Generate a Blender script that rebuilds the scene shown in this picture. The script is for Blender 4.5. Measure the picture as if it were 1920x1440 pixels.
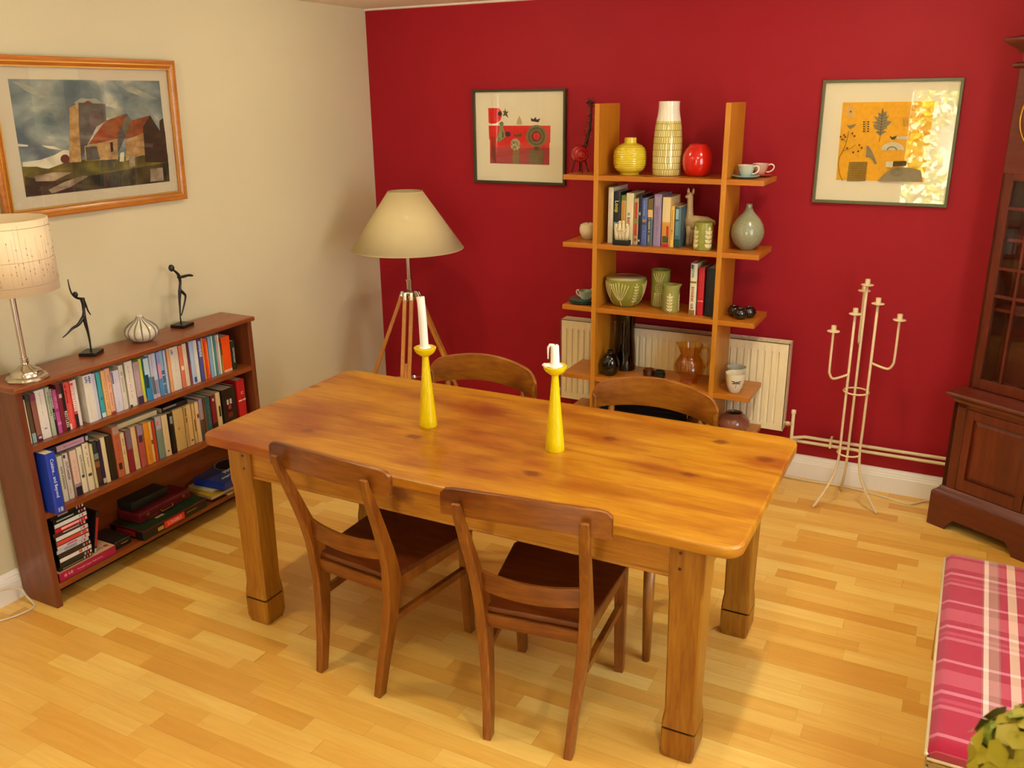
import bpy, bmesh, math, random
from mathutils import Vector, Matrix
for o in list(bpy.data.objects): bpy.data.objects.remove(o, do_unlink=True)
S = bpy.context.scene
COL = S.collection
PI = math.pi
cos, sin, R = math.cos, math.sin, math.radians

# ------------------------------------------------------------------ camera
cd = bpy.data.cameras.new('camera'); cam = bpy.data.objects.new('camera', cd); COL.objects.link(cam)
fw = Vector((-0.43977512, 0.84227979, -0.31170916)); rt = Vector((0.88806944, 0.45957531, -0.01109962)); up = Vector((-0.13390484, 0.28170072, 0.95011273))
m = Matrix.Identity(4)
for i in range(3):
    m[i][0], m[i][1], m[i][2] = rt[i], up[i], -fw[i]
m.translation = Vector((3.2535, -4.4573, 1.9207))
cam.matrix_world = m
cd.sensor_width = 36; cd.lens = 1640.72*36/1920; cd.clip_start = .05
cd.dof.use_dof = True; cd.dof.focus_distance = 3.6; cd.dof.aperture_fstop = 9
S.camera = cam

# ------------------------------------------------------------------ colour and view
S.view_settings.view_transform = 'Standard'; S.view_settings.look = 'None'
S.view_settings.exposure = 0.36; S.view_settings.gamma = 1.0; S.view_settings.use_curve_mapping = False

# ------------------------------------------------------------------ world: daylight sky
W = bpy.data.worlds.new('sky'); S.world = W; W.use_nodes = True
nt = W.node_tree; bg = nt.nodes['Background']
# bright hazy sky, slightly brighter towards the horizon
tcw = nt.nodes.new('ShaderNodeTexCoord'); sxw = nt.nodes.new('ShaderNodeSeparateXYZ'); crw = nt.nodes.new('ShaderNodeValToRGB')
nt.links.new(tcw.outputs['Generated'], sxw.inputs[0]); nt.links.new(sxw.outputs[2], crw.inputs[0]); nt.links.new(crw.outputs[0], bg.inputs[0])
crw.color_ramp.elements[0].color = (.95, .97, 1, 1); crw.color_ramp.elements[1].color = (.62, .78, 1, 1)
bg.inputs[1].default_value = 7.8

def lamp(name, kind, loc, energy, color, rot=None, **kw):
    l = bpy.data.lights.new(name, kind); l.energy = energy; l.color = color
    for k, v in kw.items(): setattr(l, k, v)
    o = bpy.data.objects.new(name, l); COL.objects.link(o); o.location = loc
    if rot: o.rotation_euler = rot
    return o
# sun over the roof: lights the garden behind the camera, never enters the room
sun = lamp('sun', 'SUN', (0, 6, 9), 46.0, (1, .94, .82), (R(-50), 0, R(-8)), angle=R(1))
# portals: guide the sky light through the window in the right wall and the garden door behind the camera
for nm, loc, rot, sx, sy in (('window_portal', (4.03, -2.35, 1.45), (0, R(90), 0), 1.3, 1.2), ('door_portal', (2.81, -6.30, .98), (R(90), 0, R(180)), 1.45, 1.96)):
    l = lamp(nm, 'AREA', loc, 1, (1, 1, 1), rot, shape='RECTANGLE', size=sx, size_y=sy)
    l.data.cycles.is_portal = True
SPOTS = [(.96, -1.09), (2.87, -1.09), (.96, -2.75), (2.87, -2.75), (.96, -4.4), (2.87, -4.4)]  # last pair, nearest the camera, is added fill for the front floor
WARM = (1, .91, .63)
for x, y in SPOTS:
    e = (12 if x < 2 else 18)*(.3 if y < -4 else 1)
    lamp('downlight_and_fill_glow', 'POINT', (x, y, 2.28), e*.55, WARM, shadow_soft_size=.04)
    lamp('downlight_and_fill', 'SPOT', (x, y, 2.28), e*1.15, WARM, (0, 0, 0), spot_size=R(125), spot_blend=1.0, shadow_soft_size=.04)

# ------------------------------------------------------------------ helpers
def lin(h):
    h = h.lstrip('#'); v = [int(h[i:i+2], 16)/255 for i in (0, 2, 4)]
    return tuple(c/12.92 if c <= .04045 else ((c+.055)/1.055)**2.4 for c in v) + (1,)
MATS = {}
def mat(name, col, rough=.5, metal=0., spec=.5, coat=0., trans=0., ior=1.45, bump=0, bscale=200, emit=0, var=0, vscale=30):
    """col hex; optional small noise variation and bump"""
    if name in MATS: return MATS[name]
    M = bpy.data.materials.new(name); M.use_nodes = True; MATS[name] = M
    n = M.node_tree.nodes; L = M.node_tree.links; b = n['Principled BSDF']
    b.inputs['Base Color'].default_value = lin(col)
    b.inputs['Roughness'].default_value = rough; b.inputs['Metallic'].default_value = metal
    b.inputs['Specular IOR Level'].default_value = spec; b.inputs['Coat Weight'].default_value = coat
    b.inputs['Coat Roughness'].default_value = .12
    b.inputs['Transmission Weight'].default_value = trans; b.inputs['IOR'].default_value = ior
    if emit:
        b.inputs['Emission Color'].default_value = lin(col); b.inputs['Emission Strength'].default_value = emit
    if bump or var:
        tc = n.new('ShaderNodeTexCoord'); no = n.new('ShaderNodeTexNoise'); no.inputs['Scale'].default_value = bscale if bump else vscale
        L.new(tc.outputs['Object'], no.inputs['Vector'])
        if bump:
            bp = n.new('ShaderNodeBump'); bp.inputs['Strength'].default_value = bump; bp.inputs['Distance'].default_value = .002
            L.new(no.outputs[0], bp.inputs['Height']); L.new(bp.outputs[0], b.inputs['Normal'])
        if var:
            n2 = n.new('ShaderNodeTexNoise'); n2.inputs['Scale'].default_value = vscale; n2.inputs['Detail'].default_value = 5
            L.new(tc.outputs['Object'], n2.inputs['Vector'])
            hs = n.new('ShaderNodeHueSaturation'); hs.inputs['Color'].default_value = lin(col)
            mr = n.new('ShaderNodeMapRange'); mr.inputs[1].default_value = .3; mr.inputs[2].default_value = .7
            mr.inputs[3].default_value = 1-var; mr.inputs[4].default_value = 1+var
            L.new(n2.outputs[0], mr.inputs[0]); L.new(mr.outputs[0], hs.inputs['Value']); L.new(hs.outputs[0], b.inputs['Base Color'])
    return M
def wood(name, cols, axis='X', scale=1.0, rough=.4, coat=.2, stretch=14, contrast=1., knots=0, blotch=None, coords='Object'):
    """cols: 3 hex (dark, mid, light); grain runs along axis"""
    if name in MATS: return MATS[name]
    M = bpy.data.materials.new(name); M.use_nodes = True; MATS[name] = M
    n = M.node_tree.nodes; L = M.node_tree.links; b = n['Principled BSDF']
    tc = n.new('ShaderNodeTexCoord'); mp = n.new('ShaderNodeMapping')
    L.new(tc.outputs[coords], mp.inputs[0])
    s = [scale*stretch]*3; s['XYZ'.index(axis)] = scale*1.0; mp.inputs['Scale'].default_value = s
    w = n.new('ShaderNodeTexNoise'); w.inputs['Scale'].default_value = 1.6; w.inputs['Detail'].default_value = 7; w.inputs['Roughness'].default_value = .62; w.inputs['Distortion'].default_value = .6
    L.new(mp.outputs[0], w.inputs['Vector'])
    f = n.new('ShaderNodeTexNoise'); f.inputs['Scale'].default_value = 9; f.inputs['Detail'].default_value = 3
    L.new(mp.outputs[0], f.inputs['Vector'])
    mx = n.new('ShaderNodeMath'); mx.operation = 'MULTIPLY_ADD'; mx.inputs[1].default_value = .35; L.new(f.outputs[0], mx.inputs[0]); 
    sc = n.new('ShaderNodeMath'); sc.operation = 'MULTIPLY'; sc.inputs[1].default_value = .65; L.new(w.outputs[0], sc.inputs[0]); L.new(sc.outputs[0], mx.inputs[2])
    cr = n.new('ShaderNodeValToRGB'); e = cr.color_ramp.elements
    e[0].position = .5-.17/contrast; e[0].color = lin(cols[0]); e[1].position = .5+.17/contrast; e[1].color = lin(cols[2])
    k = cr.color_ramp.elements.new(.5); k.color = lin(cols[1])
    L.new(mx.outputs[0], cr.inputs[0]); out = cr.outputs[0]
    if blotch:
        nb = n.new('ShaderNodeTexNoise'); nb.inputs['Scale'].default_value = blotch[1]; nb.inputs['Detail'].default_value = 4
        mb = n.new('ShaderNodeMapping'); ss = [1.8, 1.8, 1.8]; ss['XYZ'.index(axis)] = .8; mb.inputs['Scale'].default_value = ss
        L.new(tc.outputs[coords], mb.inputs[0]); L.new(mb.outputs[0], nb.inputs['Vector'])
        r2 = n.new('ShaderNodeValToRGB'); r2.color_ramp.elements[0].position = .44; r2.color_ramp.elements[1].position = .70
        L.new(nb.outputs[0], r2.inputs[0])
        mm = n.new('ShaderNodeMix'); mm.data_type = 'RGBA'; mm.blend_type = 'MULTIPLY'; L.new(r2.outputs[0], mm.inputs['Factor']); L.new(out, mm.inputs['A']); mm.inputs['B'].default_value = lin(blotch[0])
        out = mm.outputs['Result']
    if knots:
        vo = n.new('ShaderNodeTexVoronoi'); vo.inputs['Scale'].default_value = knots; vo.voronoi_dimensions = '2D' if axis == 'X' and knots < 4 else '3D'; kr = 1.0 if knots < 4 else 1.9
        mk = n.new('ShaderNodeMapping'); ss = [1., 1., 1.]; ss['XYZ'.index(axis)] = .62; mk.inputs['Scale'].default_value = ss
        nd = n.new('ShaderNodeTexNoise'); nd.inputs['Scale'].default_value = 25; 
        ad = n.new('ShaderNodeMix'); ad.data_type = 'VECTOR'; ad.inputs['Factor'].default_value = .035
        L.new(tc.outputs[coords], nd.inputs['Vector']); L.new(tc.outputs[coords], ad.inputs['A']); L.new(nd.outputs['Color'], ad.inputs['B'])
        L.new(ad.outputs['Result'], mk.inputs[0]); L.new(mk.outputs[0], vo.inputs['Vector'])
        r3 = n.new('ShaderNodeValToRGB'); r3.color_ramp.elements[0].position = .035*kr; r3.color_ramp.elements[0].color = (1, 1, 1, 1); r3.color_ramp.elements[1].position = .085*kr; r3.color_ramp.elements[1].color = (0, 0, 0, 1)
        L.new(vo.outputs['Distance'], r3.inputs[0])
        mm = n.new('ShaderNodeMix'); mm.data_type = 'RGBA'; mm.blend_type = 'MIX'
        sep = n.new('ShaderNodeSeparateColor'); L.new(vo.outputs['Color'], sep.inputs[0])
        gt = n.new('ShaderNodeMath'); gt.operation = 'GREATER_THAN'; gt.inputs[1].default_value = .45; L.new(sep.outputs[0], gt.inputs[0])
        mu = n.new('ShaderNodeMath'); mu.operation = 'MULTIPLY'; L.new(r3.outputs[0], mu.inputs[0]); L.new(gt.outputs[0], mu.inputs[1])
        m3 = n.new('ShaderNodeMath'); m3.operation = 'MULTIPLY'; m3.inputs[1].default_value = .8; L.new(mu.outputs[0], m3.inputs[0])
        L.new(m3.outputs[0], mm.inputs['Factor']); L.new(out, mm.inputs['A']); mm.inputs['B'].default_value = lin('6a2c0c'); out = mm.outputs['Result']
    L.new(out, b.inputs['Base Color'])
    b.inputs['Roughness'].default_value = rough; b.inputs['Coat Weight'].default_value = coat; b.inputs['Coat Roughness'].default_value = .2
    bp = n.new('ShaderNodeBump'); bp.inputs['Strength'].default_value = .12; bp.inputs['Distance'].default_value = .001; L.new(mx.outputs[0], bp.inputs['Height']); L.new(bp.outputs[0], b.inputs['Normal'])
    return M

class MB:
    def __init__(s): s.v = []; s.f = []; s.mi = []; s.cur = 0; s.mats = []
    def use(s, m):
        if m not in s.mats: s.mats.append(m)
        s.cur = s.mats.index(m); return s
    def add(s, vs, fs):
        k = len(s.v); s.v += [tuple(p) for p in vs]; s.f += [[i+k for i in f] for f in fs]; s.mi += [s.cur]*len(fs); return s
    def box(s, x0, x1, y0, y1, z0, z1, M=None):
        vs = [Vector((x, y, z)) for x in (x0, x1) for y in (y0, y1) for z in (z0, z1)]
        if M is not None: vs = [M @ v for v in vs]
        return s.add(vs, [(0, 1, 3, 2), (4, 6, 7, 5), (0, 4, 5, 1), (2, 3, 7, 6), (0, 2, 6, 4), (1, 5, 7, 3)])
    def tube(s, pts, rad, n=12, cap=True, flat=1.0):
        pts = [Vector(p) for p in pts]; rad = rad if isinstance(rad, (list, tuple)) else [rad]*len(pts)
        vs = []; T = []
        for i in range(len(pts)):
            a = pts[max(0, i-1)]; b = pts[min(len(pts)-1, i+1)]; T.append((b-a).normalized())
        u = T[0].cross(Vector((0, 0, 1)));
        if u.length < .05: u = T[0].cross(Vector((0, 1, 0)))
        u.normalize()
        for i, p in enumerate(pts):
            u = (u-T[i]*u.dot(T[i])).normalized(); w = T[i].cross(u)
            for j in range(n):
                a = 2*PI*j/n; vs.append(p+(u*cos(a)+w*sin(a)*flat)*rad[i])
        fs = [(i*n+j, i*n+(j+1) % n, (i+1)*n+(j+1) % n, (i+1)*n+j) for i in range(len(pts)-1) for j in range(n)]
        if cap: fs += [tuple(range(n-1, -1, -1)), tuple((len(pts)-1)*n+j for j in range(n))]
        return s.add(vs, fs)
    def lathe(s, prof, n=32, c=(0, 0, 0), fn=None):
        """prof: list of (r,z) bottom..top (may come back down inside). fn(r,z,a)->(r,z)"""
        vs = []
        for r, z in prof:
            for j in range(n):
                a = 2*PI*j/n; rr, zz = (r, z) if fn is None else fn(r, z, a)
                vs.append((c[0]+rr*cos(a), c[1]+rr*sin(a), c[2]+zz))
        k = len(prof)
        fs = [(i*n+j, i*n+(j+1) % n, (i+1)*n+(j+1) % n, (i+1)*n+j) for i in range(k-1) for j in range(n)]
        if prof[0][0] > 1e-5: fs.append(tuple(range(n-1, -1, -1)))
        if prof[-1][0] > 1e-5: fs.append(tuple((k-1)*n+j for j in range(n)))
        return s.add(vs, fs)
    def prism(s, poly, t0, t1, M=None, ax='z'):
        """poly 2D; extruded t0..t1. ax 'z': (x,y,t); 'x': (t,x,y); 'y': (x,t,y)"""
        f = dict(z=lambda p, t: (p[0], p[1], t), x=lambda p, t: (t, p[0], p[1]), y=lambda p, t: (p[0], t, p[1]))[ax]
        n = len(poly); vs = [Vector(f(p, t)) for t in (t0, t1) for p in poly]
        if M is not None: vs = [M @ v for v in vs]
        return s.add(vs, [tuple(range(n-1, -1, -1)), tuple(range(n, 2*n))]+[(i, (i+1) % n, n+(i+1) % n, n+i) for i in range(n)])
    def sweep(s, secs, cap=True, closed=False):
        """secs: list of rings (lists of points, same length)"""
        n = len(secs[0]); k = len(secs); vs = [p for r in secs for p in r]
        fs = [(i*n+j, i*n+(j+1) % n, ((i+1) % k)*n+(j+1) % n, ((i+1) % k)*n+j) for i in range(k if closed else k-1) for j in range(n)]
        if cap and not closed: fs += [tuple(range(n-1, -1, -1)), tuple((k-1)*n+j for j in range(n))]
        return s.add(vs, fs)
    def grid(s, fn, nu, nv):
        vs = [fn(i/nu, j/nv) for i in range(nu+1) for j in range(nv+1)]
        return s.add(vs, [(i*(nv+1)+j, (i+1)*(nv+1)+j, (i+1)*(nv+1)+j+1, i*(nv+1)+j+1) for i in range(nu) for j in range(nv)])
    def ball(s, c, r, n=16, k=10, sc=(1, 1, 1)):
        return s.sweep([[(c[0]+r*sc[0]*sin(PI*i/k)*cos(2*PI*j/n), c[1]+r*sc[1]*sin(PI*i/k)*sin(2*PI*j/n), c[2]-r*sc[2]*cos(PI*i/k)) for j in range(n)] for i in [0.02]+list(range(1, k))+[k-.02]])
    def build(s, name, m=None, parent=None, bevel=0, smooth=False, sub=0, loc=None, solid=0, seg=2, bang=30):
        me = bpy.data.meshes.new(name); me.from_pydata([tuple(v) for v in s.v], [], s.f)
        if s.mats and m is None:
            for q in s.mats: me.materials.append(q)
            me.polygons.foreach_set('material_index', s.mi)
        elif m is not None: me.materials.append(m)
        bm = bmesh.new(); bm.from_mesh(me); bmesh.ops.recalc_face_normals(bm, faces=bm.faces); bm.to_mesh(me); bm.free()
        o = bpy.data.objects.new(name, me); COL.objects.link(o)
        if parent: o.parent = parent
        if loc: o.location = loc
        if smooth: me.polygons.foreach_set('use_smooth', [True]*len(me.polygons))
        if solid:
            q = o.modifiers.new('s', 'SOLIDIFY'); q.thickness = solid; q.offset = 0
        if sub:
            q = o.modifiers.new('u', 'SUBSURF'); q.levels = sub; q.render_levels = sub
        if bevel:
            q = o.modifiers.new('b', 'BEVEL'); q.width = bevel; q.segments = seg; q.limit_method = 'ANGLE'; q.angle_limit = R(bang); q.harden_normals = False
            me.polygons.foreach_set('use_smooth', [True]*len(me.polygons))
            try:
                w = o.modifiers.new('w', 'WEIGHTED_NORMAL'); w.keep_sharp = True
            except Exception: pass
        elif smooth and smooth != 'all':
            me.set_sharp_from_angle(angle=R(40))
        return o
def tag(o, label, cat=None, group=None, kind=None):
    o['label'] = label
    if cat: o['category'] = cat
    if group: o['group'] = group
    if kind: o['kind'] = kind
    return o
def thing(name, label, cat, loc=(0, 0, 0), rz=0, group=None):
    o = bpy.data.objects.new(name, None); COL.objects.link(o); o.location = loc; o.rotation_euler = (0, 0, rz)
    o.empty_display_size = .05
    return tag(o, label, cat, group)
def struct(name, mb, m=None, label=None, **k):
    o = mb.build(name, m, **k); o['kind'] = 'structure'
    if label: o['label'] = label
    return o
def text(s, size, name, m, parent, M, ext=.0004, align='CENTER', sx=1.0):
    c = bpy.data.curves.new(name, 'FONT'); c.body = s; c.size = size; c.extrude = ext; c.align_x = align; c.align_y = 'CENTER'; c.resolution_u = 2
    t = bpy.data.objects.new('tmp', c); COL.objects.link(t)
    bpy.context.view_layer.update()
    me = bpy.data.meshes.new_from_object(t.evaluated_get(bpy.context.evaluated_depsgraph_get()))
    bpy.data.objects.remove(t, do_unlink=True); bpy.data.curves.remove(c)
    me.transform(M @ Matrix.Diagonal((sx, 1, 1, 1))); me.materials.clear(); me.materials.append(m); me.name = name
    o = bpy.data.objects.new(name, me); COL.objects.link(o); o.parent = parent
    return o
def frameM(ox, oy, oz, X, Y):
    """matrix mapping local x,y,z to X, Y, XxY at origin"""
    X = Vector(X).normalized(); Y = Vector(Y).normalized(); Z = X.cross(Y)
    M = Matrix.Identity(4)
    for i in range(3): M[i][0], M[i][1], M[i][2] = X[i], Y[i], Z[i]
    M.translation = Vector((ox, oy, oz)); return M
def rrect(x0, x1, y0, y1, r, n=6):
    out = []
    for cx, cy, a0 in ((x1-r, y1-r, 0), (x0+r, y1-r, 90), (x0+r, y0+r, 180), (x1-r, y0+r, 270)):
        for i in range(n+1):
            a = R(a0+90*i/n); out.append((cx+r*cos(a), cy+r*sin(a)))
    return out
def dupe(o, par=None):
    c = o.copy(); COL.objects.link(c)
    if par: c.parent = par
    for ch in [q for q in bpy.data.objects if q.parent == o]: dupe(ch, c)
    return c

# ------------------------------------------------------------------ room shell
RX, RY, H = 4.0, -6.25, 2.4093
def painted(name, col, var=.015, rough=.75):
    return mat(name, col, rough=rough, spec=.25, var=var, vscale=2.5)
m_cream = painted('cream_wall_paint', 'cfc5a6')
m_red = painted('crimson_wall_paint', '9c1522', .03, .6)
m_ceil = painted('ceiling_paint', 'ece4d2')
m_white = mat('white_gloss_paint', 'f2eee8', rough=.3)
def floor_mat():
    M = bpy.data.materials.new('maple_strip_floor'); M.use_nodes = True; n = M.node_tree.nodes; L = M.node_tree.links; b = n['Principled BSDF']
    tc = n.new('ShaderNodeTexCoord'); sp = n.new('ShaderNodeSeparateXYZ'); L.new(tc.outputs['Object'], sp.inputs[0])
    def mth(op, a, bb=None, c=None):
        q = n.new('ShaderNodeMath'); q.operation = op
        for i, v in enumerate((a, bb, c)):
            if v is None: continue
            if isinstance(v, (int, float)): q.inputs[i].default_value = v
            else: L.new(v, q.inputs[i])
        return q.outputs[0]
    v = mth('DIVIDE', sp.outputs[1], .068); row = mth('FLOOR', v)
    wn = n.new('ShaderNodeTexWhiteNoise'); wn.noise_dimensions = '1D'; L.new(row, wn.inputs['W'])
    u0 = mth('DIVIDE', sp.outputs[0], .40); u = mth('MULTIPLY_ADD', wn.outputs['Value'], 9.3, u0)
    # uneven block lengths
    sn = mth('MULTIPLY', mth('SINE', mth('MULTIPLY', u, 3.9)), .22); u = mth('ADD', u, sn)
    cell = mth('FLOOR', u)
    cv = n.new('ShaderNodeCombineXYZ'); L.new(cell, cv.inputs[0]); L.new(row, cv.inputs[1])
    w2 = n.new('ShaderNodeTexWhiteNoise'); w2.noise_dimensions = '3D'; L.new(cv.outputs[0], w2.inputs['Vector'])
    # grain, shifted for each block
    mp = n.new('ShaderNodeMapping'); mp.inputs['Scale'].default_value = (2.2, 26, 1)
    sh = n.new('ShaderNodeVectorMath'); sh.operation = 'MULTIPLY_ADD'; L.new(w2.outputs['Color'], sh.inputs[0]); sh.inputs[1].default_value = (3, 3, 3); L.new(tc.outputs['Object'], sh.inputs[2])
    L.new(sh.outputs[0], mp.inputs[0])
    g = n.new('ShaderNodeTexNoise'); g.inputs['Scale'].default_value = 1.5; g.inputs['Detail'].default_value = 7; g.inputs['Roughness'].default_value = .6; g.inputs['Distortion'].default_value = .8; L.new(mp.outputs[0], g.inputs['Vector'])
    val = mth('ADD', mth('MULTIPLY', w2.outputs['Value'], .52), mth('MULTIPLY', g.outputs[0], .55))
    cr = n.new('ShaderNodeValToRGB'); e = cr.color_ramp.elements; e[0].position = .12; e[0].color = lin('d89a3c'); e[1].position = .85; e[1].color = lin('f6cf70')
    k = e.new(.38); k.color = lin('e2a848'); k = e.new(.55); k.color = lin('ebb654')
    L.new(val, cr.inputs[0]); out = cr.outputs[0]
    # dark pin knots
    vo = n.new('ShaderNodeTexVoronoi'); vo.inputs['Scale'].default_value = 4.4; L.new(tc.outputs['Object'], vo.inputs['Vector'])
    spc = n.new('ShaderNodeSeparateColor'); L.new(vo.outputs['Color'], spc.inputs[0])
    kn = mth('MULTIPLY', mth('LESS_THAN', vo.outputs['Distance'], .034), mth('GREATER_THAN', spc.outputs[0], .62))
    mm = n.new('ShaderNodeMix'); mm.data_type = 'RGBA'; L.new(kn, mm.inputs['Factor']); L.new(out, mm.inputs['A']); mm.inputs['B'].default_value = lin('3c1a0a'); out = mm.outputs['Result']
    fr = mth('FRACT', v); fu = mth('FRACT', u)
    seam = mth('MAXIMUM', mth('LESS_THAN', fr, .018), mth('LESS_THAN', fu, .004))
    mm = n.new('ShaderNodeMix'); mm.data_type = 'RGBA'; L.new(mth('MULTIPLY', seam, .28), mm.inputs['Factor']); L.new(out, mm.inputs['A']); mm.inputs['B'].default_value = lin('6a4016')
    L.new(mm.outputs['Result'], b.inputs['Base Color'])
    b.inputs['Roughness'].default_value = .36; b.inputs['Coat Weight'].default_value = .25; b.inputs['Coat Roughness'].default_value = .22
    return M
struct('floor', MB().box(-.1, RX+.1, RY-.1, .1, -.06, 0), floor_mat())
struct('ceiling', MB().box(-.1, RX+.1, RY-.1, .1, H, H+.08), m_ceil)
struct('wall_left', MB().box(-.1, 0, RY-.1, .1, 0, H), m_cream)
struct('wall_back', MB().box(0, RX+.1, 0, .1, 0, H), m_red)
# right wall with a window opening, wall behind the camera with the garden door
wy0, wy1, wz0, wz1 = -2.95, -1.75, .80, 2.1
struct('wall_right', MB().box(RX, RX+.1, RY, wy0, 0, H).box(RX, RX+.1, wy1, 0, 0, H).box(RX, RX+.1, wy0, wy1, 0, wz0).box(RX, RX+.1, wy0, wy1, wz1, H), m_cream)
dx0, dx1, dz1 = 2.50, 3.12, 1.965
struct('wall_front', MB().box(0, dx0, RY-.1, RY, 0, H).box(dx1, RX+.1, RY-.1, RY, 0, H).box(dx0, dx1, RY-.1, RY, dz1, H), m_cream)
def thin_glass(name, tint='ffffff', rough=0.0):
    M = bpy.data.materials.new(name); M.use_nodes = True; n = M.node_tree.nodes; L = M.node_tree.links
    n.remove(n['Principled BSDF']); o = n['Material Output']
    t = n.new('ShaderNodeBsdfTransparent'); t.inputs[0].default_value = lin(tint); g = n.new('ShaderNodeBsdfGlossy'); g.inputs['Roughness'].default_value = rough
    fr = n.new('ShaderNodeFresnel'); fr.inputs[0].default_value = 1.5; mx = n.new('ShaderNodeMixShader')
    ge = n.new('ShaderNodeNewGeometry'); sb_ = n.new('ShaderNodeMath'); sb_.operation = 'SUBTRACT'; sb_.inputs[0].default_value = 1; L.new(ge.outputs['Backfacing'], sb_.inputs[1])
    ml = n.new('ShaderNodeMath'); ml.operation = 'MULTIPLY_ADD'; ml.inputs[2].default_value = 0; L.new(fr.outputs[0], ml.inputs[0]); L.new(sb_.outputs[0], ml.inputs[1])
    m2_ = n.new('ShaderNodeMath'); m2_.operation = 'MULTIPLY'; m2_.use_clamp = True; m2_.inputs[1].default_value = 1.85; L.new(ml.outputs[0], m2_.inputs[0])   # both faces of the sheet
    L.new(m2_.outputs[0], mx.inputs[0]); L.new(t.outputs[0], mx.inputs[1]); L.new(g.outputs[0], mx.inputs[2]); L.new(mx.outputs[0], o.inputs[0])
    return M
m_glass = thin_glass('window_glass')
def winframe(name, b0, b1, z0, z1, along, at, mull):
    fr = MB()
    def bx(a0, a1, q0, q1, d=.03):
        if along == 'y': fr.box(at-.0, at+.06, a0, a1, q0, q1)
        else: fr.box(a0, a1, at-.06, at, q0, q1)
    bx(b0, b1, z0, z0+.05); bx(b0, b1, z1-.03, z1); bx(b0, b0+.03, z0, z1); bx(b1-.04, b1, z0, z1)
    for q in mull: bx(q-.025, q+.025, z0, z1)
    f = struct(name, fr, m_white, bevel=.004)
    return f
f = winframe('window_1', wy0, wy1, wz0, wz1, 'y', RX+.03, [(wy0+wy1)/2])
g = MB().box(RX+.055, RX+.06, wy0+.02, wy1-.02, wz0+.02, wz1-.02).build('pane', m_glass, f); g.visible_shadow = True
f = winframe('door_1', dx0, dx1, 0, dz1, 'x', RY-.02, [])
g = MB().box(dx0+.02, dx1-.02, RY-.055, RY-.05, .03, dz1-.02).build('pane', m_glass, f)
# skirting boards
def skirt(name, pts):
    """profile swept along wall; pts: (fixed axis, wall coordinate sign...)"""
    a, b, ax, wc, s = pts
    prof = [(0, 0), (.018, 0), (.018, .082), (.0165, .086), (.014, .088), (.014, .094), (.011, .10), (.011, .106), (.006, .118), (.002, .124), (0, .124)]
    mb = MB()
    if ax == 'x': mb.sweep([[(q, wc+s*p[0], p[1]) for p in prof] for q in (a, b)])
    else: mb.sweep([[(wc+s*p[0], q, p[1]) for p in prof] for q in (a, b)])
    return struct(name, mb, m_white)
skirt('baseboard_back', (0, RX, 'x', 0, -1))
skirt('baseboard_left', (RY, -.018, 'y', 0, 1))
skirt('baseboard_right', (RY, -.018, 'y', RX, -1))
# small coving at ceiling
struct('trim_1', MB().sweep([[(x, -p[0], H-p[1]) for p in [(0, 0), (.012, 0), (.01, .006), (0, .010)]] for x in (.0, RX)]), m_ceil)
# outside: lawn, garden wall of light render with a climbing hedge, seen reflected in the picture glass
m_lawn = mat('lawn', '5f7a35', rough=.9, var=.3, vscale=20)
struct('trim_2', MB().box(-1, 9, -14, RY-.1, -.25, -.06), mat('patio_stone', 'cfc8b8', rough=.8, var=.15, vscale=6), label='pale stone patio outside the garden door')
tag(MB().box(-1, 8, -11.2, -11.0, -.06, 3.2).build('garden_wall', mat('garden_wall_render', 'efe9da', rough=.9, var=.2, vscale=3)), 'sunlit pale garden wall outside the glass door, seen only reflected in picture glass', 'wall')
random.seed(5)
hb = MB(); leafs = [mat('leaf_yellow_green', '98ac2c', rough=.6), mat('leaf_green', '5c7a24', rough=.6), mat('leaf_pale', 'e3e8c0', rough=.6), mat('leaf_rust', 'b0682a', rough=.6), mat('leaf_dark', '34401c', rough=.6)]
for i in range(3600):
    z = random.random()**1.1*2.6; x = 1.2+random.random()**.8*1.62+.18*sin(z*4); y = -10.35-random.random()*.35
    s = .035+.06*random.random(); a = Vector((random.uniform(-1, 1), random.uniform(-.3, .3), random.uniform(-1, 1))).normalized(); c = Vector((0, 1, random.uniform(-.4, .6))).cross(a).normalized()
    p = Vector((x, y, z)); hb.use(random.choice(leafs[:1]*3+leafs[1:2]*2+leafs[2:3]*4+leafs[3:]))
    hb.add([p-a*s, p+c*s*.5, p+a*s, p-c*s*.5+Vector((0, .01, 0))], [(0, 1, 2), (0, 2, 3)])
tag(hb.build('climbing_shrub'), 'yellow-green climbing shrub on the garden wall, seen only reflected in picture glass', 'shrub')
# ------------------------------------------------------------------ dining table
pine = ['a85a12', 'c47d26', 'd69a45']
w_top = wood('stripped_pine_top', ['98560a', 'b67812', 'ca922a'], 'X', 1.0, .34, .15, 12, .85, knots=3.6, blotch=('c07828', 2.6))
w_leg = wood('stripped_pine_upright', ['844a06', '9c6410', 'ae7a20'], 'Z', 1.1, .42, .15, 12, 1., knots=4.5)
w_apr = wood('stripped_pine_rail', ['96560e', 'b2741c', 'c48a30'], 'X', 1.1, .42, .15, 12, 1., knots=4.0)
m_dark = mat('dark_gap', '1a0d06', rough=.9)
TL, TW, TH = 1.9587, .8906, .77
tb = thing('dining_table', 'long stripped pine farmhouse dining table with four square legs', 'table', (1.8495, -1.9113, 0), R(.26))
tt = MB(); n = 5
tt.prism(rrect(-TL/2, TL/2, -TW/2, TW/2, .055), TH-.036, TH)
tt.build('tabletop', w_top, tb, bevel=.008, seg=3, bang=40)
for sy in (-1, 1):
    a = MB(); y = sy*(TW/2-.062); a.box(-TL/2+.16, TL/2-.16, y-.012, y+.012, .618, TH-.036); a.tube([(-TL/2+.17, y+sy*.010, .622), (TL/2-.17, y+sy*.010, .622)], .008, 8); a.build('apron', w_apr, tb, bevel=.002)
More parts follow.
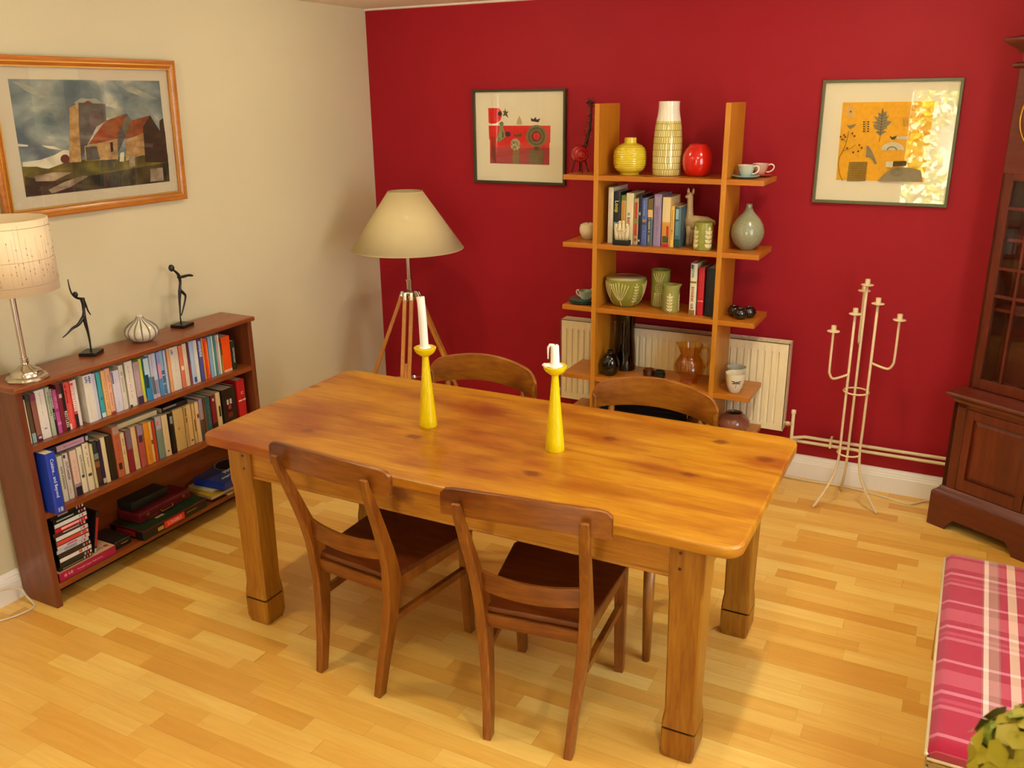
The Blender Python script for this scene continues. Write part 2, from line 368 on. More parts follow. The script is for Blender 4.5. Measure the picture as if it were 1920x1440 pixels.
w_apr2 = wood('stripped_pine_end_rail', ['96560e', 'b2741c', 'c48a30'], 'Y', 1.1, .42, .15, 12, 1., knots=4.0)
for sx in (-1, 1):
    a = MB(); x = sx*(TL/2-.12); a.box(x-.012, x+.012, -TW/2+.1, TW/2-.1, .618, TH-.036); a.build('apron', w_apr2, tb, bevel=.002)
for sx in (-1, 1):
    for sy in (-1, 1):
        cx = sx*(TL/2-.1022-.048); cy = sy*(TW/2-.041-.048)
        g = MB()
        # slightly waisted square leg with chamfered arrises
        def ring(h, z, c=.006): return [(cx+a, cy+b, z) for a, b in ((h-c, h), (h, h-c), (h, -h+c), (h-c, -h), (-h+c, -h), (-h, -h+c), (-h, h-c), (-h+c, h))]
        g.sweep([ring(.052, TH-.036, .002), ring(.052, .60, .002), ring(.050, .57), ring(.047, .30), ring(.046, .17), ring(.050, .14), ring(.052, .112)])
        lg = g.build('leg', w_leg, tb, smooth=True)
        f = MB(); f.sweep([ring(.047, .112), ring(.047, .104)]); f.build('shadow_groove', m_dark, lg)
        f = MB(); f.sweep([ring(.052, .104), ring(.052, .03), ring(.044, 0)]); f.build('foot_block', w_leg, lg, smooth=True)
        for dz in (.705, .655):
            MB().tube([(cx-sx*.02, cy+sy*.050, dz), (cx-sx*.02, cy+sy*.0535, dz)], .005, 8).build('peg', mat('dark_peg', '5c2b0c', rough=.5), lg)

# ------------------------------------------------------------------ near chairs
c_cols = ['6a3206', '82460a', '965a14']
w_ch = wood('chair_beech_upright', c_cols, 'Z', 1.2, .36, .25, 10, 1.1)
w_chx = wood('chair_beech_rail', c_cols, 'X', 1.2, .34, .25, 10, 1.1, blotch=('b06a28', 5))
w_seat = wood('chair_seat_board', ['4c1c06', '622a08', '783a10'], 'X', 1.2, .34, .3, 9, 1.)
def rail(z0, z1, hw, y0, bow, th, mt, nm, par, arch=0., rc=.03, notch=0, nn=16, k=1):
    """curved back rail: bowed backwards (-y) in the middle, ends forward; arched top; rounded upper corners"""
    mb = MB(); secs = []
    for i in range(nn+1):
        t = sin(PI*(i/nn-.5)); x = t*hw; y = y0+bow*t*t
        top = z1+arch*(1-t*t); e = (1-abs(t))*hw
        if e < rc: top -= rc-math.sqrt(max(0, rc*rc-(rc-e)**2))
        bot = z0+arch*k*(1-t*t)
        if notch and e < .001: x = t*(hw-notch); bot = z0
        secs.append([(x, y-th/2, bot), (x, y+th/2, bot), (x, y+th/2, top), (x, y-th/2, top)])
    mb.sweep(secs); return mb.build(nm, mt, par, bevel=.003, bang=50)
def near_chair(label):
    t = thing('dining_chair', label, 'chair', group='near dining chairs')
    for s in (-1, 1):
        mb = MB(); secs = []
        for z, x, y, wx, wy in [(0, .132, .0, .014, .018), (.12, .138, .024, .0145, .021), (.24, .149, .047, .0155, .025), (.34, .158, .060, .0165, .030), (.42, .163, .060, .0165, .033), (.48, .167, .050, .0165, .028), (.56, .171, .028, .016, .023), (.64, .176, .000, .0155, .019), (.72, .181, -.030, .015, .016), (.79, .185, -.057, .014, .0125), (.836, .187, -.069, .013, .008)]:
            secs.append([(s*x-wx, y-wy, z), (s*x+wx, y-wy, z), (s*x+wx, y+wy, z), (s*x-wx, y+wy, z)])
        mb.sweep(secs); mb.build('rear_leg', w_ch, t, bevel=.004, bang=40)
        mb = MB(); secs = []
        for z, w, dy in [(0, .0155, .012), (.1, .017, .006), (.25, .0185, 0), (.415, .020, 0)]:
            x = .180; y = .455
            secs.append([(s*x-w, y+dy-w, z), (s*x+w, y+dy-w, z), (s*x+w, y+dy+w, z), (s*x-w, y+dy+w, z)])
        mb.sweep(secs); mb.build('front_leg', w_ch, t, bevel=.003, bang=40)
        a = Vector((s*.160, .07, .3975)); b = Vector((s*.182, .45, .3975)); d = (b-a).normalized(); q = Vector((d.y, -d.x, 0))*.009
        mb = MB(); mb.sweep([[p-q+Vector((0, 0, -.021)), p+q+Vector((0, 0, -.021)), p+q+Vector((0, 0, .021)), p-q+Vector((0, 0, .021))] for p in (a, b)])
        mb.build('side_apron', w_ch, t, bevel=.002)
        a.z = b.z = .275; q = q*1.1
        mb = MB(); mb.sweep([[p-q+Vector((0, 0, -.013)), p+q+Vector((0, 0, -.013)), p+q+Vector((0, 0, .013)), p-q+Vector((0, 0, .013))] for p in (a, b)])
        mb.build('stretcher', w_ch, t, bevel=.002)
    rail(.774, .858, .260, -.050, .030, .017, w_chx, 'top_rail', t, arch=.016, rc=.035, notch=.012)
    rail(.508, .572, .160, .026, .014, .014, w_chx, 'back_slat', t, arch=-.014, rc=.004)
    MB().box(-.15, .15, .045, .063, .374, .418).build('rear_apron', w_chx, t, bevel=.002)
    MB().box(-.165, .165, .447, .463, .376, .418).build('front_apron', w_chx, t, bevel=.002)
    se = MB(); secs = []
    pts = [(-.168, .055), (.168, .055), (.172, .10), (.207, .46), (.195, .488), (-.195, .488), (-.207, .46), (-.172, .10)]
    se.prism(pts, .418, .439); se.build('seat', w_seat, t, bevel=.005, seg=3)
    return t
c1 = near_chair('wooden dining chair at near side of table, by its bookcase end')
c1.location = (1.562, -2.452, 0); c1.rotation_euler.z = R(-4.5)
c2 = dupe(c1); c2['label'] = 'wooden dining chair at near side of table, right one, turned slightly left'
c2.location = (2.252, -2.460, 0); c2.rotation_euler.z = R(7.5)
# ------------------------------------------------------------------ far chairs: round tapered legs, deep curved rail
w_cf = wood('far_chair_turned_leg', ['7a460c', '945a14', 'a66c20'], 'Z', 1.2, .4, .2, 10, 1.1)
w_cfx = wood('far_chair_rail', ['7a4008', '945810', 'a86c1c'], 'X', 1.1, .38, .25, 7, 1.1, blotch=('a0642c', 6))
def far_chair(label):
    t = thing('dining_chair', label, 'chair', group='far dining chairs')
    for s in (-1, 1):
        MB().tube([(s*.19, -.03, 0), (s*.185, .0, .2), (s*.18, .02, .43), (s*.182, -.025, .62), (s*.187, -.068, .80)], [.012, .016, .018, .015, .012], 14).build('rear_leg', w_cf, t, smooth='all')
        MB().tube([(s*.188, .46, 0), (s*.186, .455, .2), (s*.18, .44, .42)], [.014, .019, .021], 14).build('front_leg', w_cf, t, smooth='all')
        MB().tube([(s*.182, .03, .40), (s*.18, .43, .40)], .016, 10).build('side_apron', w_cf, t, smooth='all')
    rail(.733, .838, .258, -.075, .05, .019, w_cfx, 'top_rail', t, arch=.042, rc=.055, notch=.02, nn=24, k=.7)
    rail(.53, .585, .165, -.005, .012, .014, w_cfx, 'back_slat', t, arch=.0, rc=.004)
    se = MB(); se.prism([(-.185, .0), (.185, .0), (.215, .42), (.2, .475), (-.2, .475), (-.215, .42)], .418, .44); se.build('seat', w_seat, t, bevel=.006, seg=3)
    return t
c3 = far_chair('wooden dining chair at far side of table, left one in front of red wall')
c3.location = (1.502, -1.405, 0); c3.rotation_euler.z = R(180)
c4 = dupe(c3); c4['label'] = 'wooden dining chair at far side of table, in front of the open shelving unit'
c4.location = (2.262, -1.41, 0); c4.rotation_euler.z = R(178)

# ------------------------------------------------------------------ yellow candle holders
m_yel = mat('yellow_lacquered_wood', 'e0c400', rough=.28, coat=.4)
m_wax = mat('white_candle_wax', 'f4efe6', rough=.45, spec=.4)
def holder(label, x, y):
    t = thing('candle_holder', label, 'candle holder', (x, y, .7701), 0, 'yellow candle holders')
    MB().lathe([(.0, 0), (.0325, 0), (.034, .003), (.0315, .03), (.0235, .12), (.0165, .20), (.012, .262), (.0125, .268)], 40).build('stem', m_yel, t, smooth=True)
    MB().lathe([(.0125, .268), (.02, .272), (.032, .281), (.039, .292), (.0405, .300), (.038, .3015), (.030, .2985), (.013, .297), (.0, .297)], 40).build('bowl', m_yel, t, smooth=True)
    return t
holder('tall yellow candle holder carrying the long white candle, left on the table', 1.5775, -1.919)
holder('tall yellow candle holder carrying the short melted candle, right on the table', 2.094, -1.925)
def wobble(a): return lambda r, z, t: (r*(1+.07*sin(3*t+z*60)+.05*sin(5*t+z*25)), z)
k = MB()
for i in range(2): pass
k.tube([(0, 0, .297), (-.001, 0, .34), (-.003, 0, .40), (-.007, 0, .455), (-.010, 0, .484)], [.0135, .0135, .0135, .0140, .0150], 16)
k.tube([(-.010, -.002, .30), (-.011, -.003, .36), (-.014, -.002, .44), (-.017, 0, .483)], [.008, .0075, .007, .008], 10)
cw = thing('candle', 'long white burnt candle standing in the left yellow holder', 'candle', (1.5775, -1.919, .7702))
k.build('wax_body', m_wax, cw, smooth=True, bevel=.002)
MB().tube([(-.010, 0, .484), (-.011, .001, .490)], .0014, 6).build('wick', mat('burnt_wick', '2a1c14', rough=.9), cw)
MB().lathe([(.0, .2975), (.022, .2985), (.02, .302), (.015, .304), (0, .304)], 20, fn=wobble(0)).build('wax_pool', m_wax, cw, smooth=True)
cw = thing('candle', 'short melted white candle with a hanging drip, in the right yellow holder', 'candle', (2.094, -1.925, .7702))
k = MB(); k.tube([(0, 0, .297), (-.001, 0, .33), (-.002, 0, .366), (-.002, 0, .372)], [.0155, .0148, .0140, .0125], 18)
k.build('wax_body', m_wax, cw, smooth=True, bevel=.002)
MB().tube([(-.006, -.004, .370), (-.016, -.006, .371), (-.0225, -.006, .362), (-.0235, -.006, .345), (-.023, -.006, .331), (-.0235, -.006, .323)], [.006, .0055, .0045, .003, .0022, .0026], 10).build('wax_drip', m_wax, cw, smooth='all')
MB().tube([(0, 0, .371), (.001, .001, .379)], .0014, 6).build('wick', mat('burnt_wick', '2a1c14'), cw)
b = MB(); b.lathe([(.0, .2975), (.026, .2985), (.024, .302), (.017, .306), (0, .306)], 20, fn=wobble(0)); b.ball((-.027, -.016, .303), .009, sc=(1.5, 1, .8)); b.ball((-.033, -.010, .299), .006, sc=(1, 1, 1.6)); b.build('wax_pool', m_wax, cw, smooth=True)

# ------------------------------------------------------------------ tripod floor lamp
m_chrome = mat('polished_chrome', 'd8d4cc', rough=.16, metal=1)
m_shade = mat('cream_linen_shade', 'c2b086', rough=.8, spec=.2, bump=.3, bscale=500)
w_tri = wood('tripod_beech', ['b06a1c', 'c57d28', 'd59238'], 'Z', 1.2, .38, .2, 10, 1.)
LX, LY = .53, -.46
lp = thing('floor_lamp', 'wooden tripod floor lamp with cream conical shade in the corner', 'lamp', (LX, LY, 0))
so = MB().lathe([(.306, 1.137), (.0935, 1.443)], 64); so.f = so.f[:64]; so.mi = so.mi[:64]
so.build('lamp_shade', m_shade, lp, smooth='all', solid=.003)
rm = MB()
for rr, zz in ((.306, 1.137), (.0935, 1.443)): rm.tube([(rr*cos(2*PI*i/48), rr*sin(2*PI*i/48), zz) for i in range(49)], .0024, 6, cap=False)
rm.build('shade_trim', m_shade, lp, smooth='all')
MB().tube([(0, 0, .86), (0, 0, .96)], .016, 20).tube([(0, 0, .90), (0, 0, 1.15)], .0115, 20).tube([(0, 0, .955), (0, 0, .965)], .019, 20).build('pole', m_chrome, lp, smooth=True)
MB().tube([(0, 0, 1.15), (0, 0, 1.20)], .02, 16).build('bulb_socket', mat('black_plastic', '1c1c1c', rough=.4), lp, smooth=True)
MB().ball((0, 0, 1.25), .035, sc=(1, 1, 1.3)).build('bulb', mat('opal_glass', 'f4f0e6', rough=.3), lp, smooth='all')
for q in range(3):
    s = MB(); a = q*2*PI/3; s.tube([(.014*cos(a), .014*sin(a), 1.19), (.0935*cos(a), .0935*sin(a), 1.443)], .0016, 6); s.build('shade_strut', m_chrome, lp)
hub = MB(); hub.lathe([(0, .845), (.03, .845), (.034, .855), (.034, .875), (.02, .885), (0, .885)], 24)
hub.build('hub', m_chrome, lp, smooth=True)
for a in (R(208), R(-68), R(22)):
    d = Vector((cos(a), sin(a), 0)); sd = Vector((-sin(a), cos(a), 0))
    T0 = d*.045+Vector((0, 0, .875)); T1 = d*.235+Vector((0, 0, .395)); T2 = d*.36+Vector((0, 0, .012))
    ax = (T2-T0).normalized(); nn = sd.cross(ax).normalized()
    lg = MB()
    for s in (-1, 1):
        lg.sweep([[p+sd*(s*.019-.0105)+nn*-.010, p+sd*(s*.019+.0105)+nn*-.010, p+sd*(s*.019+.0105)+nn*.010, p+sd*(s*.019-.0105)+nn*.010] for p in (T0, T1)])
    L = lg.build('leg', w_tri, lp, bevel=.002)
    lo = MB(); lo.sweep([[p+sd*-.0082+nn*-.009, p+sd*.0082+nn*-.009, p+sd*.0082+nn*.009, p+sd*-.0082+nn*.009] for p in (T0+(T1-T0)*.72, T2)])
    lo.build('leg_extension', w_tri, L, bevel=.002)
    kb = MB(); kb.tube([T1-sd*.038, T1+sd*.038], .008, 10); kb.sweep([[p+sd*-.027+nn*-.013, p+sd*.027+nn*-.013, p+sd*.027+nn*.013, p+sd*-.027+nn*.013] for p in (T1-ax*.02, T1+ax*.012)]); kb.build('clamp', m_chrome, L, bevel=.002)
    cp = MB(); cp.tube([T0-ax*.02-sd*.026, T0-ax*.02+sd*.026], .011, 12); 
    for s in (-1, 1): cp.sweep([[p+sd*(s*.018-.010)+nn*-.012, p+sd*(s*.018+.010)+nn*-.012, p+sd*(s*.018+.010)+nn*.012, p+sd*(s*.018-.010)+nn*.012] for p in (T0-ax*.022, T0+ax*.025)])
    cp.build('knuckle', m_chrome, L, bevel=.003)
    MB().tube([T1*.98, Vector((0, 0, .40))], .0028, 8).build('brace', m_chrome, L)
MB().lathe([(0, .39), (.016, .39), (.02, .398), (.016, .41), (0, .41)], 16).build('brace_hub', m_chrome, lp, smooth=True)

# ------------------------------------------------------------------ open shelving unit
o_cols = ['b06c14', 'c07c1a', 'cc8a22']
w_un = wood('shelf_veneer_upright', o_cols, 'Z', .8, .45, .1, 16, .6)
w_unx = wood('shelf_veneer_board', ['a45c10', 'b46a16', 'c0781e'], 'X', .8, .35, .2, 16, .6)
YF, YB = -.413, -.137
un = thing('shelving_unit', 'tall open honey wood shelving unit with two uprights against red wall', 'shelves', (0, 0, 0))
for x0 in (1.602, 2.226):
    MB().box(x0, x0+.024, YF, YB, 0, 1.886).build('upright', w_un, un, bevel=.0015)
SH = [(1.554, 1.44, 2.418), (1.222, 1.44, 2.421), (.899, 1.44, 2.423), (.532, 1.443, 2.425), (.305, 1.443, 2.44)]
for z, x0, x1 in SH:
    b = MB()
    for a0, a1 in ((x0, 1.602), (1.626, 2.226), (2.25, x1)): b.box(a0, a1, YF+.001, YB-.001, z-.024, z)
    b.build('shelf', w_unx, un, bevel=.0015)

# ------------------------------------------------------------------ radiator, valves and pipes
m_rad = mat('cream_radiator_enamel', 'f2e4bc', rough=.35)
rd = thing('radiator', 'long cream panel radiator on the red wall behind the shelving unit', 'radiator', (0, 0, 0))
rx0, rx1, rz0, rz1, ry = 1.302, 2.546, .281, .7415, -.12
def panel_z(x):
    return 0
p = MB(); nf = int((rx1-rx0-.09)/.0335); secs = []
# front face: vertical flutes between z0+.05 and z1-.045
xs = [rx0, rx0+.028]; prof = [(rx0, 0), (rx0+.03, 0)]
w = (rx1-rx0-.06)/nf
for i in range(nf):
    a = rx0+.03+i*w
    prof += [(a+w*.06, 0), (a+w*.14, .009), (a+w*.42, .009), (a+w*.52, 0), (a+w*.95, 0)]
prof += [(rx1-.03, 0), (rx1, 0)]
zs = [(rz0, 0), (rz0+.035, 0), (rz0+.048, 1), (rz1-.062, 1), (rz1-.048, 0), (rz1, 0)]
p.add([(x, ry+d*k2, z) for z, k2 in zs for x, d in prof], [(j*len(prof)+i, j*len(prof)+i+1, (j+1)*len(prof)+i+1, (j+1)*len(prof)+i) for j in range(5) for i in range(len(prof)-1)])
p.build('front_panel', m_rad, rd, smooth=True)
MB().box(rx0, rx1, ry+.07, ry+.074, rz0, rz1-.004).build('back_panel', m_rad, rd)
for x in (rx0, rx1-.006): MB().box(x, x+.006, ry, ry+.078, rz0+.005, rz1).build('side_panel', m_rad, rd, bevel=.001)
g = MB(); g.box(rx0, rx1, ry, ry+.010, rz1-.004, rz1); g.box(rx0, rx1, ry+.066, ry+.078, rz1-.004, rz1)
x = rx0+.012
while x < rx1-.01:
    g.box(x, x+.0035, ry+.010, ry+.066, rz1-.005, rz1-.001); x += .0105
for q in range(1, 4): g.box(rx0, rx1, ry+.010+q*.014, ry+.0125+q*.014, rz1-.005, rz1-.001)
g.build('top_grille', m_rad, rd)
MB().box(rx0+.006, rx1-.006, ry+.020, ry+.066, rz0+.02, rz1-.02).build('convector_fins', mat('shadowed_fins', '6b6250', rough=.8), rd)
for x in (1.45, 2.4): MB().box(x, x+.03, ry+.075, -.002, rz0+.05, rz1-.06).build('wall_bracket', m_rad, rd)
m_brass = mat('brass', 'b98a3c', rough=.3, metal=1)
for nm, x, lab in (('radiator_valve', 2.588, 'radiator valve with upright copper tail at right end of the radiator'), ('radiator_valve', 1.262, 'radiator valve at left end of the radiator above the table edge')):
    s = 1 if x > 2 else -1
    v = thing(nm, lab, 'valve', (x, -.09, 0), 0)
    MB().tube([(0, 0, .235), (0, 0, .375)], .0085, 14).lathe([(.0085, .372), (.012, .375), (.012, .392), (0, .396)], 14).build('tail_pipe', m_rad if s > 0 else m_brass, v, smooth=True)
    MB().tube([(0, 0, .318), (-s*.048, 0, .318)], .010, 14).tube([(-s*.015, 0, .318), (-s*.030, 0, .318)], .0145, 6).build('union', m_chrome, v, smooth=True)
m_pipe = mat('cream_painted_pipe', 'dccba2', rough=.35)
for z, z2, y, lab in ((.240, 1, -.044, 'upper cream heating pipe along the red wall above the skirting'), (.212, 1, -.044, 'lower cream heating pipe along the red wall above the skirting')):
    pp = MB(); x0 = 2.588 if z > .23 else 1.262
    pp.tube([(x0, -.09, z+.002), (x0+.03, y-.02, z), (x0+.06, y, z), (3.55, y, z)], .0085, 12)
    tag(pp.build('heating_pipe', m_pipe, smooth=True), lab, 'pipe', 'heating pipes')
cl = thing('pipe_clip', 'cream double pipe clip holding both heating pipes left of candelabra', 'clip', (2.775, -.044, 0))
MB().box(-.006, .006, -.013, .042, .201, .2525).build('clip_body', m_pipe, cl, bevel=.003)
# cables
m_cab = mat('cream_cable', 'ded0b4', rough=.45)
def bez(pts, n=10):
    pts = [Vector(p) for p in pts]; out = []
    for i in range(len(pts)-1):
        p0 = pts[max(i-1, 0)]; p1 = pts[i]; p2 = pts[i+1]; p3 = pts[min(i+2, len(pts)-1)]
        for j in range(n):
            t = j/n; out.append(.5*((2*p1)+(-p0+p2)*t+(2*p0-5*p1+4*p2-p3)*t*t+(-p0+3*p1-3*p2+p3)*t**3))
    out.append(pts[-1]); return out
tag(MB().tube(bez([(2.2, -.04, .005), (2.5, -.045, .005), (2.68, -.055, .005), (2.80, -.045, .005), (2.9, -.05, .005), (3.05, -.085, .005), (3.17, -.12, .005), (3.26, -.04, .005), (3.40, -.035, .005)]), .0045, 8).build('cable', m_cab, smooth='all'), 'cream cable lying along the skirting of the red wall', 'cable')
tag(MB().tube(bez([(.024, -2.95, .075), (.03, -2.75, .085), (.034, -2.68, .078), (.042, -2.625, .055), (.075, -2.625, .03), (.12, -2.628, .006), (.14, -2.655, .005), (.13, -2.72, .005), (.08, -2.82, .005), (.05, -2.95, .005)]), .004, 8).build('cable', m_cab, smooth='all'), 'white cable looping from the left skirting beside the bookcase end', 'cable')
# ------------------------------------------------------------------ candelabra
m_wire = mat('cream_painted_steel', 'e0c9a0', rough=.4)
cx, cy = 2.885, -.25
cn = thing('candelabra', 'tall cream metal floor candelabra with six candle cups and three splayed feet', 'candelabra', (cx, cy, 0))
A3 = [R(221), R(101), R(344)]
def cup(p, par):
    x, y, z = p
    MB().lathe([(0, -.012), (.012, -.013), (.026, -.015), (.0285, -.012), (.027, -.0105), (.012, -.009), (0, -.009)], 24, c=(x, y, z)).lathe([(.0085, -.010), (.0115, -.009), (.0115, .014), (.0095, .014), (.0095, .0), (0, 0)], 20, c=(x, y, z)).build('candle_cup', m_wire, par, smooth=True)
tops = [.975, 1.096, 1.027]
for a, zt, arm in zip(A3, tops, [(.155, .672, .901), (.150, .80, 1.048), (.155, .735, .968)]):
    d = Vector((cos(a), sin(a), 0)); r0 = .052
    pts = bez([d*.165+Vector((0, 0, .004)), d*.115+Vector((0, 0, .075)), d*.068+Vector((0, 0, .17)), d*.052+Vector((0, 0, .27)), d*r0+Vector((0, 0, .42)), d*r0+Vector((0, 0, .58))], 6)+[d*r0+Vector((0, 0, zt-.012))]
    rod = MB().tube(pts, .0062, 10).build('rod', m_wire, cn, smooth='all'); cup(tuple(d*r0+Vector((0, 0, zt))), rod)
    ro, zb, zc = arm
    am = MB().tube(bez([d*(r0+.004)+Vector((0, 0, zb)), d*(r0+.045)+Vector((0, 0, zb-.010)), d*(ro-.022)+Vector((0, 0, zb-.012)), d*(ro-.004)+Vector((0, 0, zb+.012)), d*ro+Vector((0, 0, zb+.045)), d*ro+Vector((0, 0, zc-.012))], 8), .0055, 10).build('arm', m_wire, cn, smooth='all'); cup(tuple(d*ro+Vector((0, 0, zc))), am)
for z, r in ((.585, .0555), (.272, .052)):
    MB().sweep([[((r+.0045*cos(b))*cos(a), (r+.0045*cos(b))*sin(a), z+.0045*sin(b)) for b in [2*PI*j/8 for j in range(8)]] for a in [2*PI*i/36 for i in range(36)]], closed=True).build('ring', m_wire, cn, smooth='all')

# ------------------------------------------------------------------ framed pictures
m_pglass = thin_glass('picture_glass')
def picture(name, label, M, u0, u1, v0, v1, fw, fmat, mount, fm2=None, fd=.022):
    """M maps (u,v,out) to the room"""
    t = thing(name, label, 'picture')
    def mm(b): b.v = [tuple(M @ Vector(p)) for p in b.v]; return b
    fr = MB()
    P = [(u0, v0), (u1, v0), (u1, v1), (u0, v1)]; I = [(u0+fw, v0+fw), (u1-fw, v0+fw), (u1-fw, v1-fw), (u0+fw, v1-fw)]
    prof = [(0, 0), (0, fd*.85), (.15, fd), (.45, fd*.9), (.55, fd*.98), (.85, fd*.75), (1, fd*.55), (1, 0)] if fm2 else [(0, 0), (0, fd), (1, fd), (1, .004), (1, 0)]
    secs = [[(p[0]+(i[0]-p[0])*k, p[1]+(i[1]-p[1])*k, h) for k, h in prof] for p, i in zip(P, I)]
    fr.sweep(secs, closed=True); mm(fr).build('frame', fmat, t, bevel=.001)
    if fm2:
        for k, w in ((.5, .05), (.93, .07)):
            b = MB(); b.sweep([[(p[0]+(i[0]-p[0])*(k+dk), p[1]+(i[1]-p[1])*(k+dk), h) for dk, h in ((-w, fd*.6), (-w, fd*.97), (w, fd*.97), (w, fd*.6))] for p, i in zip(P, I)], closed=True); mm(b).build('gilt_line', fm2, t)
    mm(MB().box(u0+fw*.8, u1-fw*.8, v0+fw*.8, v1-fw*.8, .001, .005)).build('mount', mount, t)
    mm(MB().box(u0+fw*.9, u1-fw*.9, v0+fw*.9, v1-fw*.9, .0095, .0110)).build('glass', m_pglass, t)
    return t, mm
def quad(TL, TR, BR, BL, u0, u1, v0, v1):
    def f(x, y):
        v = .5; u = .5
        for _ in range(12):
            L_ = (TL[0]+(BL[0]-TL[0])*v, TL[1]+(BL[1]-TL[1])*v); R_ = (TR[0]+(BR[0]-TR[0])*v, TR[1]+(BR[1]-TR[1])*v)
            u = (x-L_[0])/(R_[0]-L_[0]); T_ = TL[1]+(TR[1]-TL[1])*u; B_ = BL[1]+(BR[1]-BL[1])*u; v = (y-T_)/(B_-T_)
        return (u0+(u1-u0)*u, v1-(v1-v0)*v)
    return f
class Art:
    def __init__(s, q, base): s.q = q; s.lev = base; s.mb = MB()
    def poly(s, pts, m, conv=True):
        p = [s.q(*a) for a in pts]; s.lev += .00006
        s.mb.use(m); s.mb.prism(p, s.lev-.0003, s.lev)
    def disc(s, x, y, r, m, ry=None, n=24, a0=0, a1=360):
        ry = ry or r; k = [(x+r*cos(R(a0+(a1-a0)*i/n)), y-ry*sin(R(a0+(a1-a0)*i/n))) for i in range(n+(a1-a0 < 360))]; s.poly(k, m)
    def line(s, pts, w, m):
        for a, b in zip(pts, pts[1:]):
            d = Vector((b[0]-a[0], b[1]-a[1])); d.normalize(); n = Vector((-d.y, d.x))*w/2
            s.poly([(a[0]+n.x, a[1]+n.y), (b[0]+n.x, b[1]+n.y), (b[0]-n.x, b[1]-n.y), (a[0]-n.x, a[1]-n.y)], m)
pm = lambda h: mat('ink_'+h, h, rough=.7, var=.08, vscale=60)
m_mount = mat('ivory_mount_card', 'eadfc0', rough=.85); m_olive = mat('dark_olive_frame', '3c3a22', rough=.4)
Mb = frameM(0, -.001, 0, (1, 0, 0), (0, 0, 1))      # u->x, v->z, out->-y
t, mm = picture('framed_print', 'square framed print of red and grey-brown abstract shapes, left of shelving unit', Mb, .7085, 1.2745, 1.460, 1.960, .0125, m_olive, m_mount)
ar = Art(quad((185, 230), (1262, 195), (1283, 1315), (228, 1302), .721, 1.262, 1.4725, 1.9475), .0053)
red, rd2, rd3, kh, kd, dk = pm('d81e1a'), pm('b82a2a'), pm('a83236'), pm('857040'), pm('5c4a28'), pm('4a1620')
ar.poly([(350, 415), (480, 412), (515, 450), (525, 500), (505, 560), (450, 600), (400, 605), (360, 595)], red)
ar.poly([(360, 628), (1110, 612), (1112, 815), (1103, 830), (1108, 1095), (388, 1090), (380, 800), (370, 790)], red)
ar.poly([(385, 900), (1106, 885), (1108, 1095), (388, 1090)], rd3)
ar.disc(497, 480, 28, dk)
ar.poly([(560, 412), (575, 455), (605, 450), (585, 480), (605, 530), (565, 500), (535, 508), (550, 470), (530, 450), (556, 448)], kd)
ar.poly([(875, 520), (905, 540), (935, 512), (945, 545), (990, 525), (968, 575), (880, 562)], dk)
ar.poly([(738, 500), (765, 560), (775, 605), (705, 608), (712, 555)], pm('b8a878'))
for r_, m_ in ((132, kh), (105, kd), (92, pm('6f6a44')), (58, dk), (46, red)): ar.disc(948, 745, r_*.95, m_, r_*1.05)
ar.poly([(862, 915), (1045, 912), (1045, 1090), (862, 1085)], pm('7a6640')); ar.poly([(930, 870), (975, 870), (985, 915), (920, 915)], kd)
for i in range(5): ar.line([(865, 945+i*30), (1042, 943+i*30)], 3, kd)
ar.poly([(668, 915), (745, 915), (748, 1092), (668, 1090)], kh)
ar.disc(697, 850, 60, pm('c9b98a'), 72)
random.seed(3)
for i in range(60):
    a = random.random()*2*PI; q = math.sqrt(random.random()); x = 697+54*q*cos(a); y = 850+64*q*sin(a); b = random.random()*3
    ar.line([(x, y), (x+14*cos(b), y+14*sin(b))], 5, kd)
ar.disc(525, 602, 26, pm('7a7a4a')); ar.poly([(505, 625), (545, 625), (580, 760), (530, 800), (465, 810), (490, 730)], pm('8a8a5a')); ar.disc(493, 795, 30, pm('7a7a4a')); ar.poly([(535, 700), (552, 700), (555, 770), (535, 775)], kd)
ar.disc(607, 725, 32, pm('4a1c3c')); ar.poly([(665, 715), (700, 735), (745, 718), (780, 712), (772, 750), (690, 755)], kd)
for i in range(20): ar.line([(398+i*2.2, 770+i*16), (432+i*1.9, 768+i*16)], 8, kd)
ar.mb.v = [tuple(Mb @ Vector(p)) for p in ar.mb.v]; ar.mb.build('printed_image', None, t)
for b_ in ():
    pass
# yellow print
t, mm = picture('framed_print', 'square framed print with leaf and birds on yellow, right of shelving unit', Mb, 2.569, 3.152, 1.426, 1.978, .0125, mat('olive_green_frame', '5a5c3a', rough=.35), m_mount)
ar = Art(quad((265, 128), (1600, 128), (1440, 1350), (160, 1285), 2.5815, 3.1395, 1.4385, 1.9655), .0053)
ye, gr, bk, li = pm('e8a800'), pm('8a7c5c'), pm('4a3c14'), pm('cfc4a0')
ar.poly([(440, 318), (1352, 320), (1250, 1118), (375, 1088)], ye)
lf = [(843, 375), (862, 420), (888, 405), (878, 460), (912, 450), (885, 500), (940, 512), (890, 560), (885, 585), (868, 575), (850, 605), (888, 608), (840, 640), (820, 652), (775, 612), (812, 600), (765, 580), (748, 535), (790, 540), (740, 515), (790, 505), (752, 455), (805, 470), (800, 420), (828, 430)]
ar.poly(lf, gr); ar.line([(846, 385), (822, 650), (812, 712)], 6, bk)
for i in range(7): y = 440+i*28; ar.line([(840-i*3, y+18), (800-i*2, y-6)], 4, bk); ar.line([(840-i*3, y+18), (885-i*2, y-2)], 4, bk)
for i in range(22):
    a = i*2*PI/22; ar.line([(520+18*cos(a), 412+18*sin(a)), (520+(46+10*(i % 2))*cos(a), 412+(56+16*(i % 2))*sin(a))], 3, li)
ar.disc(521, 408, 8, bk)
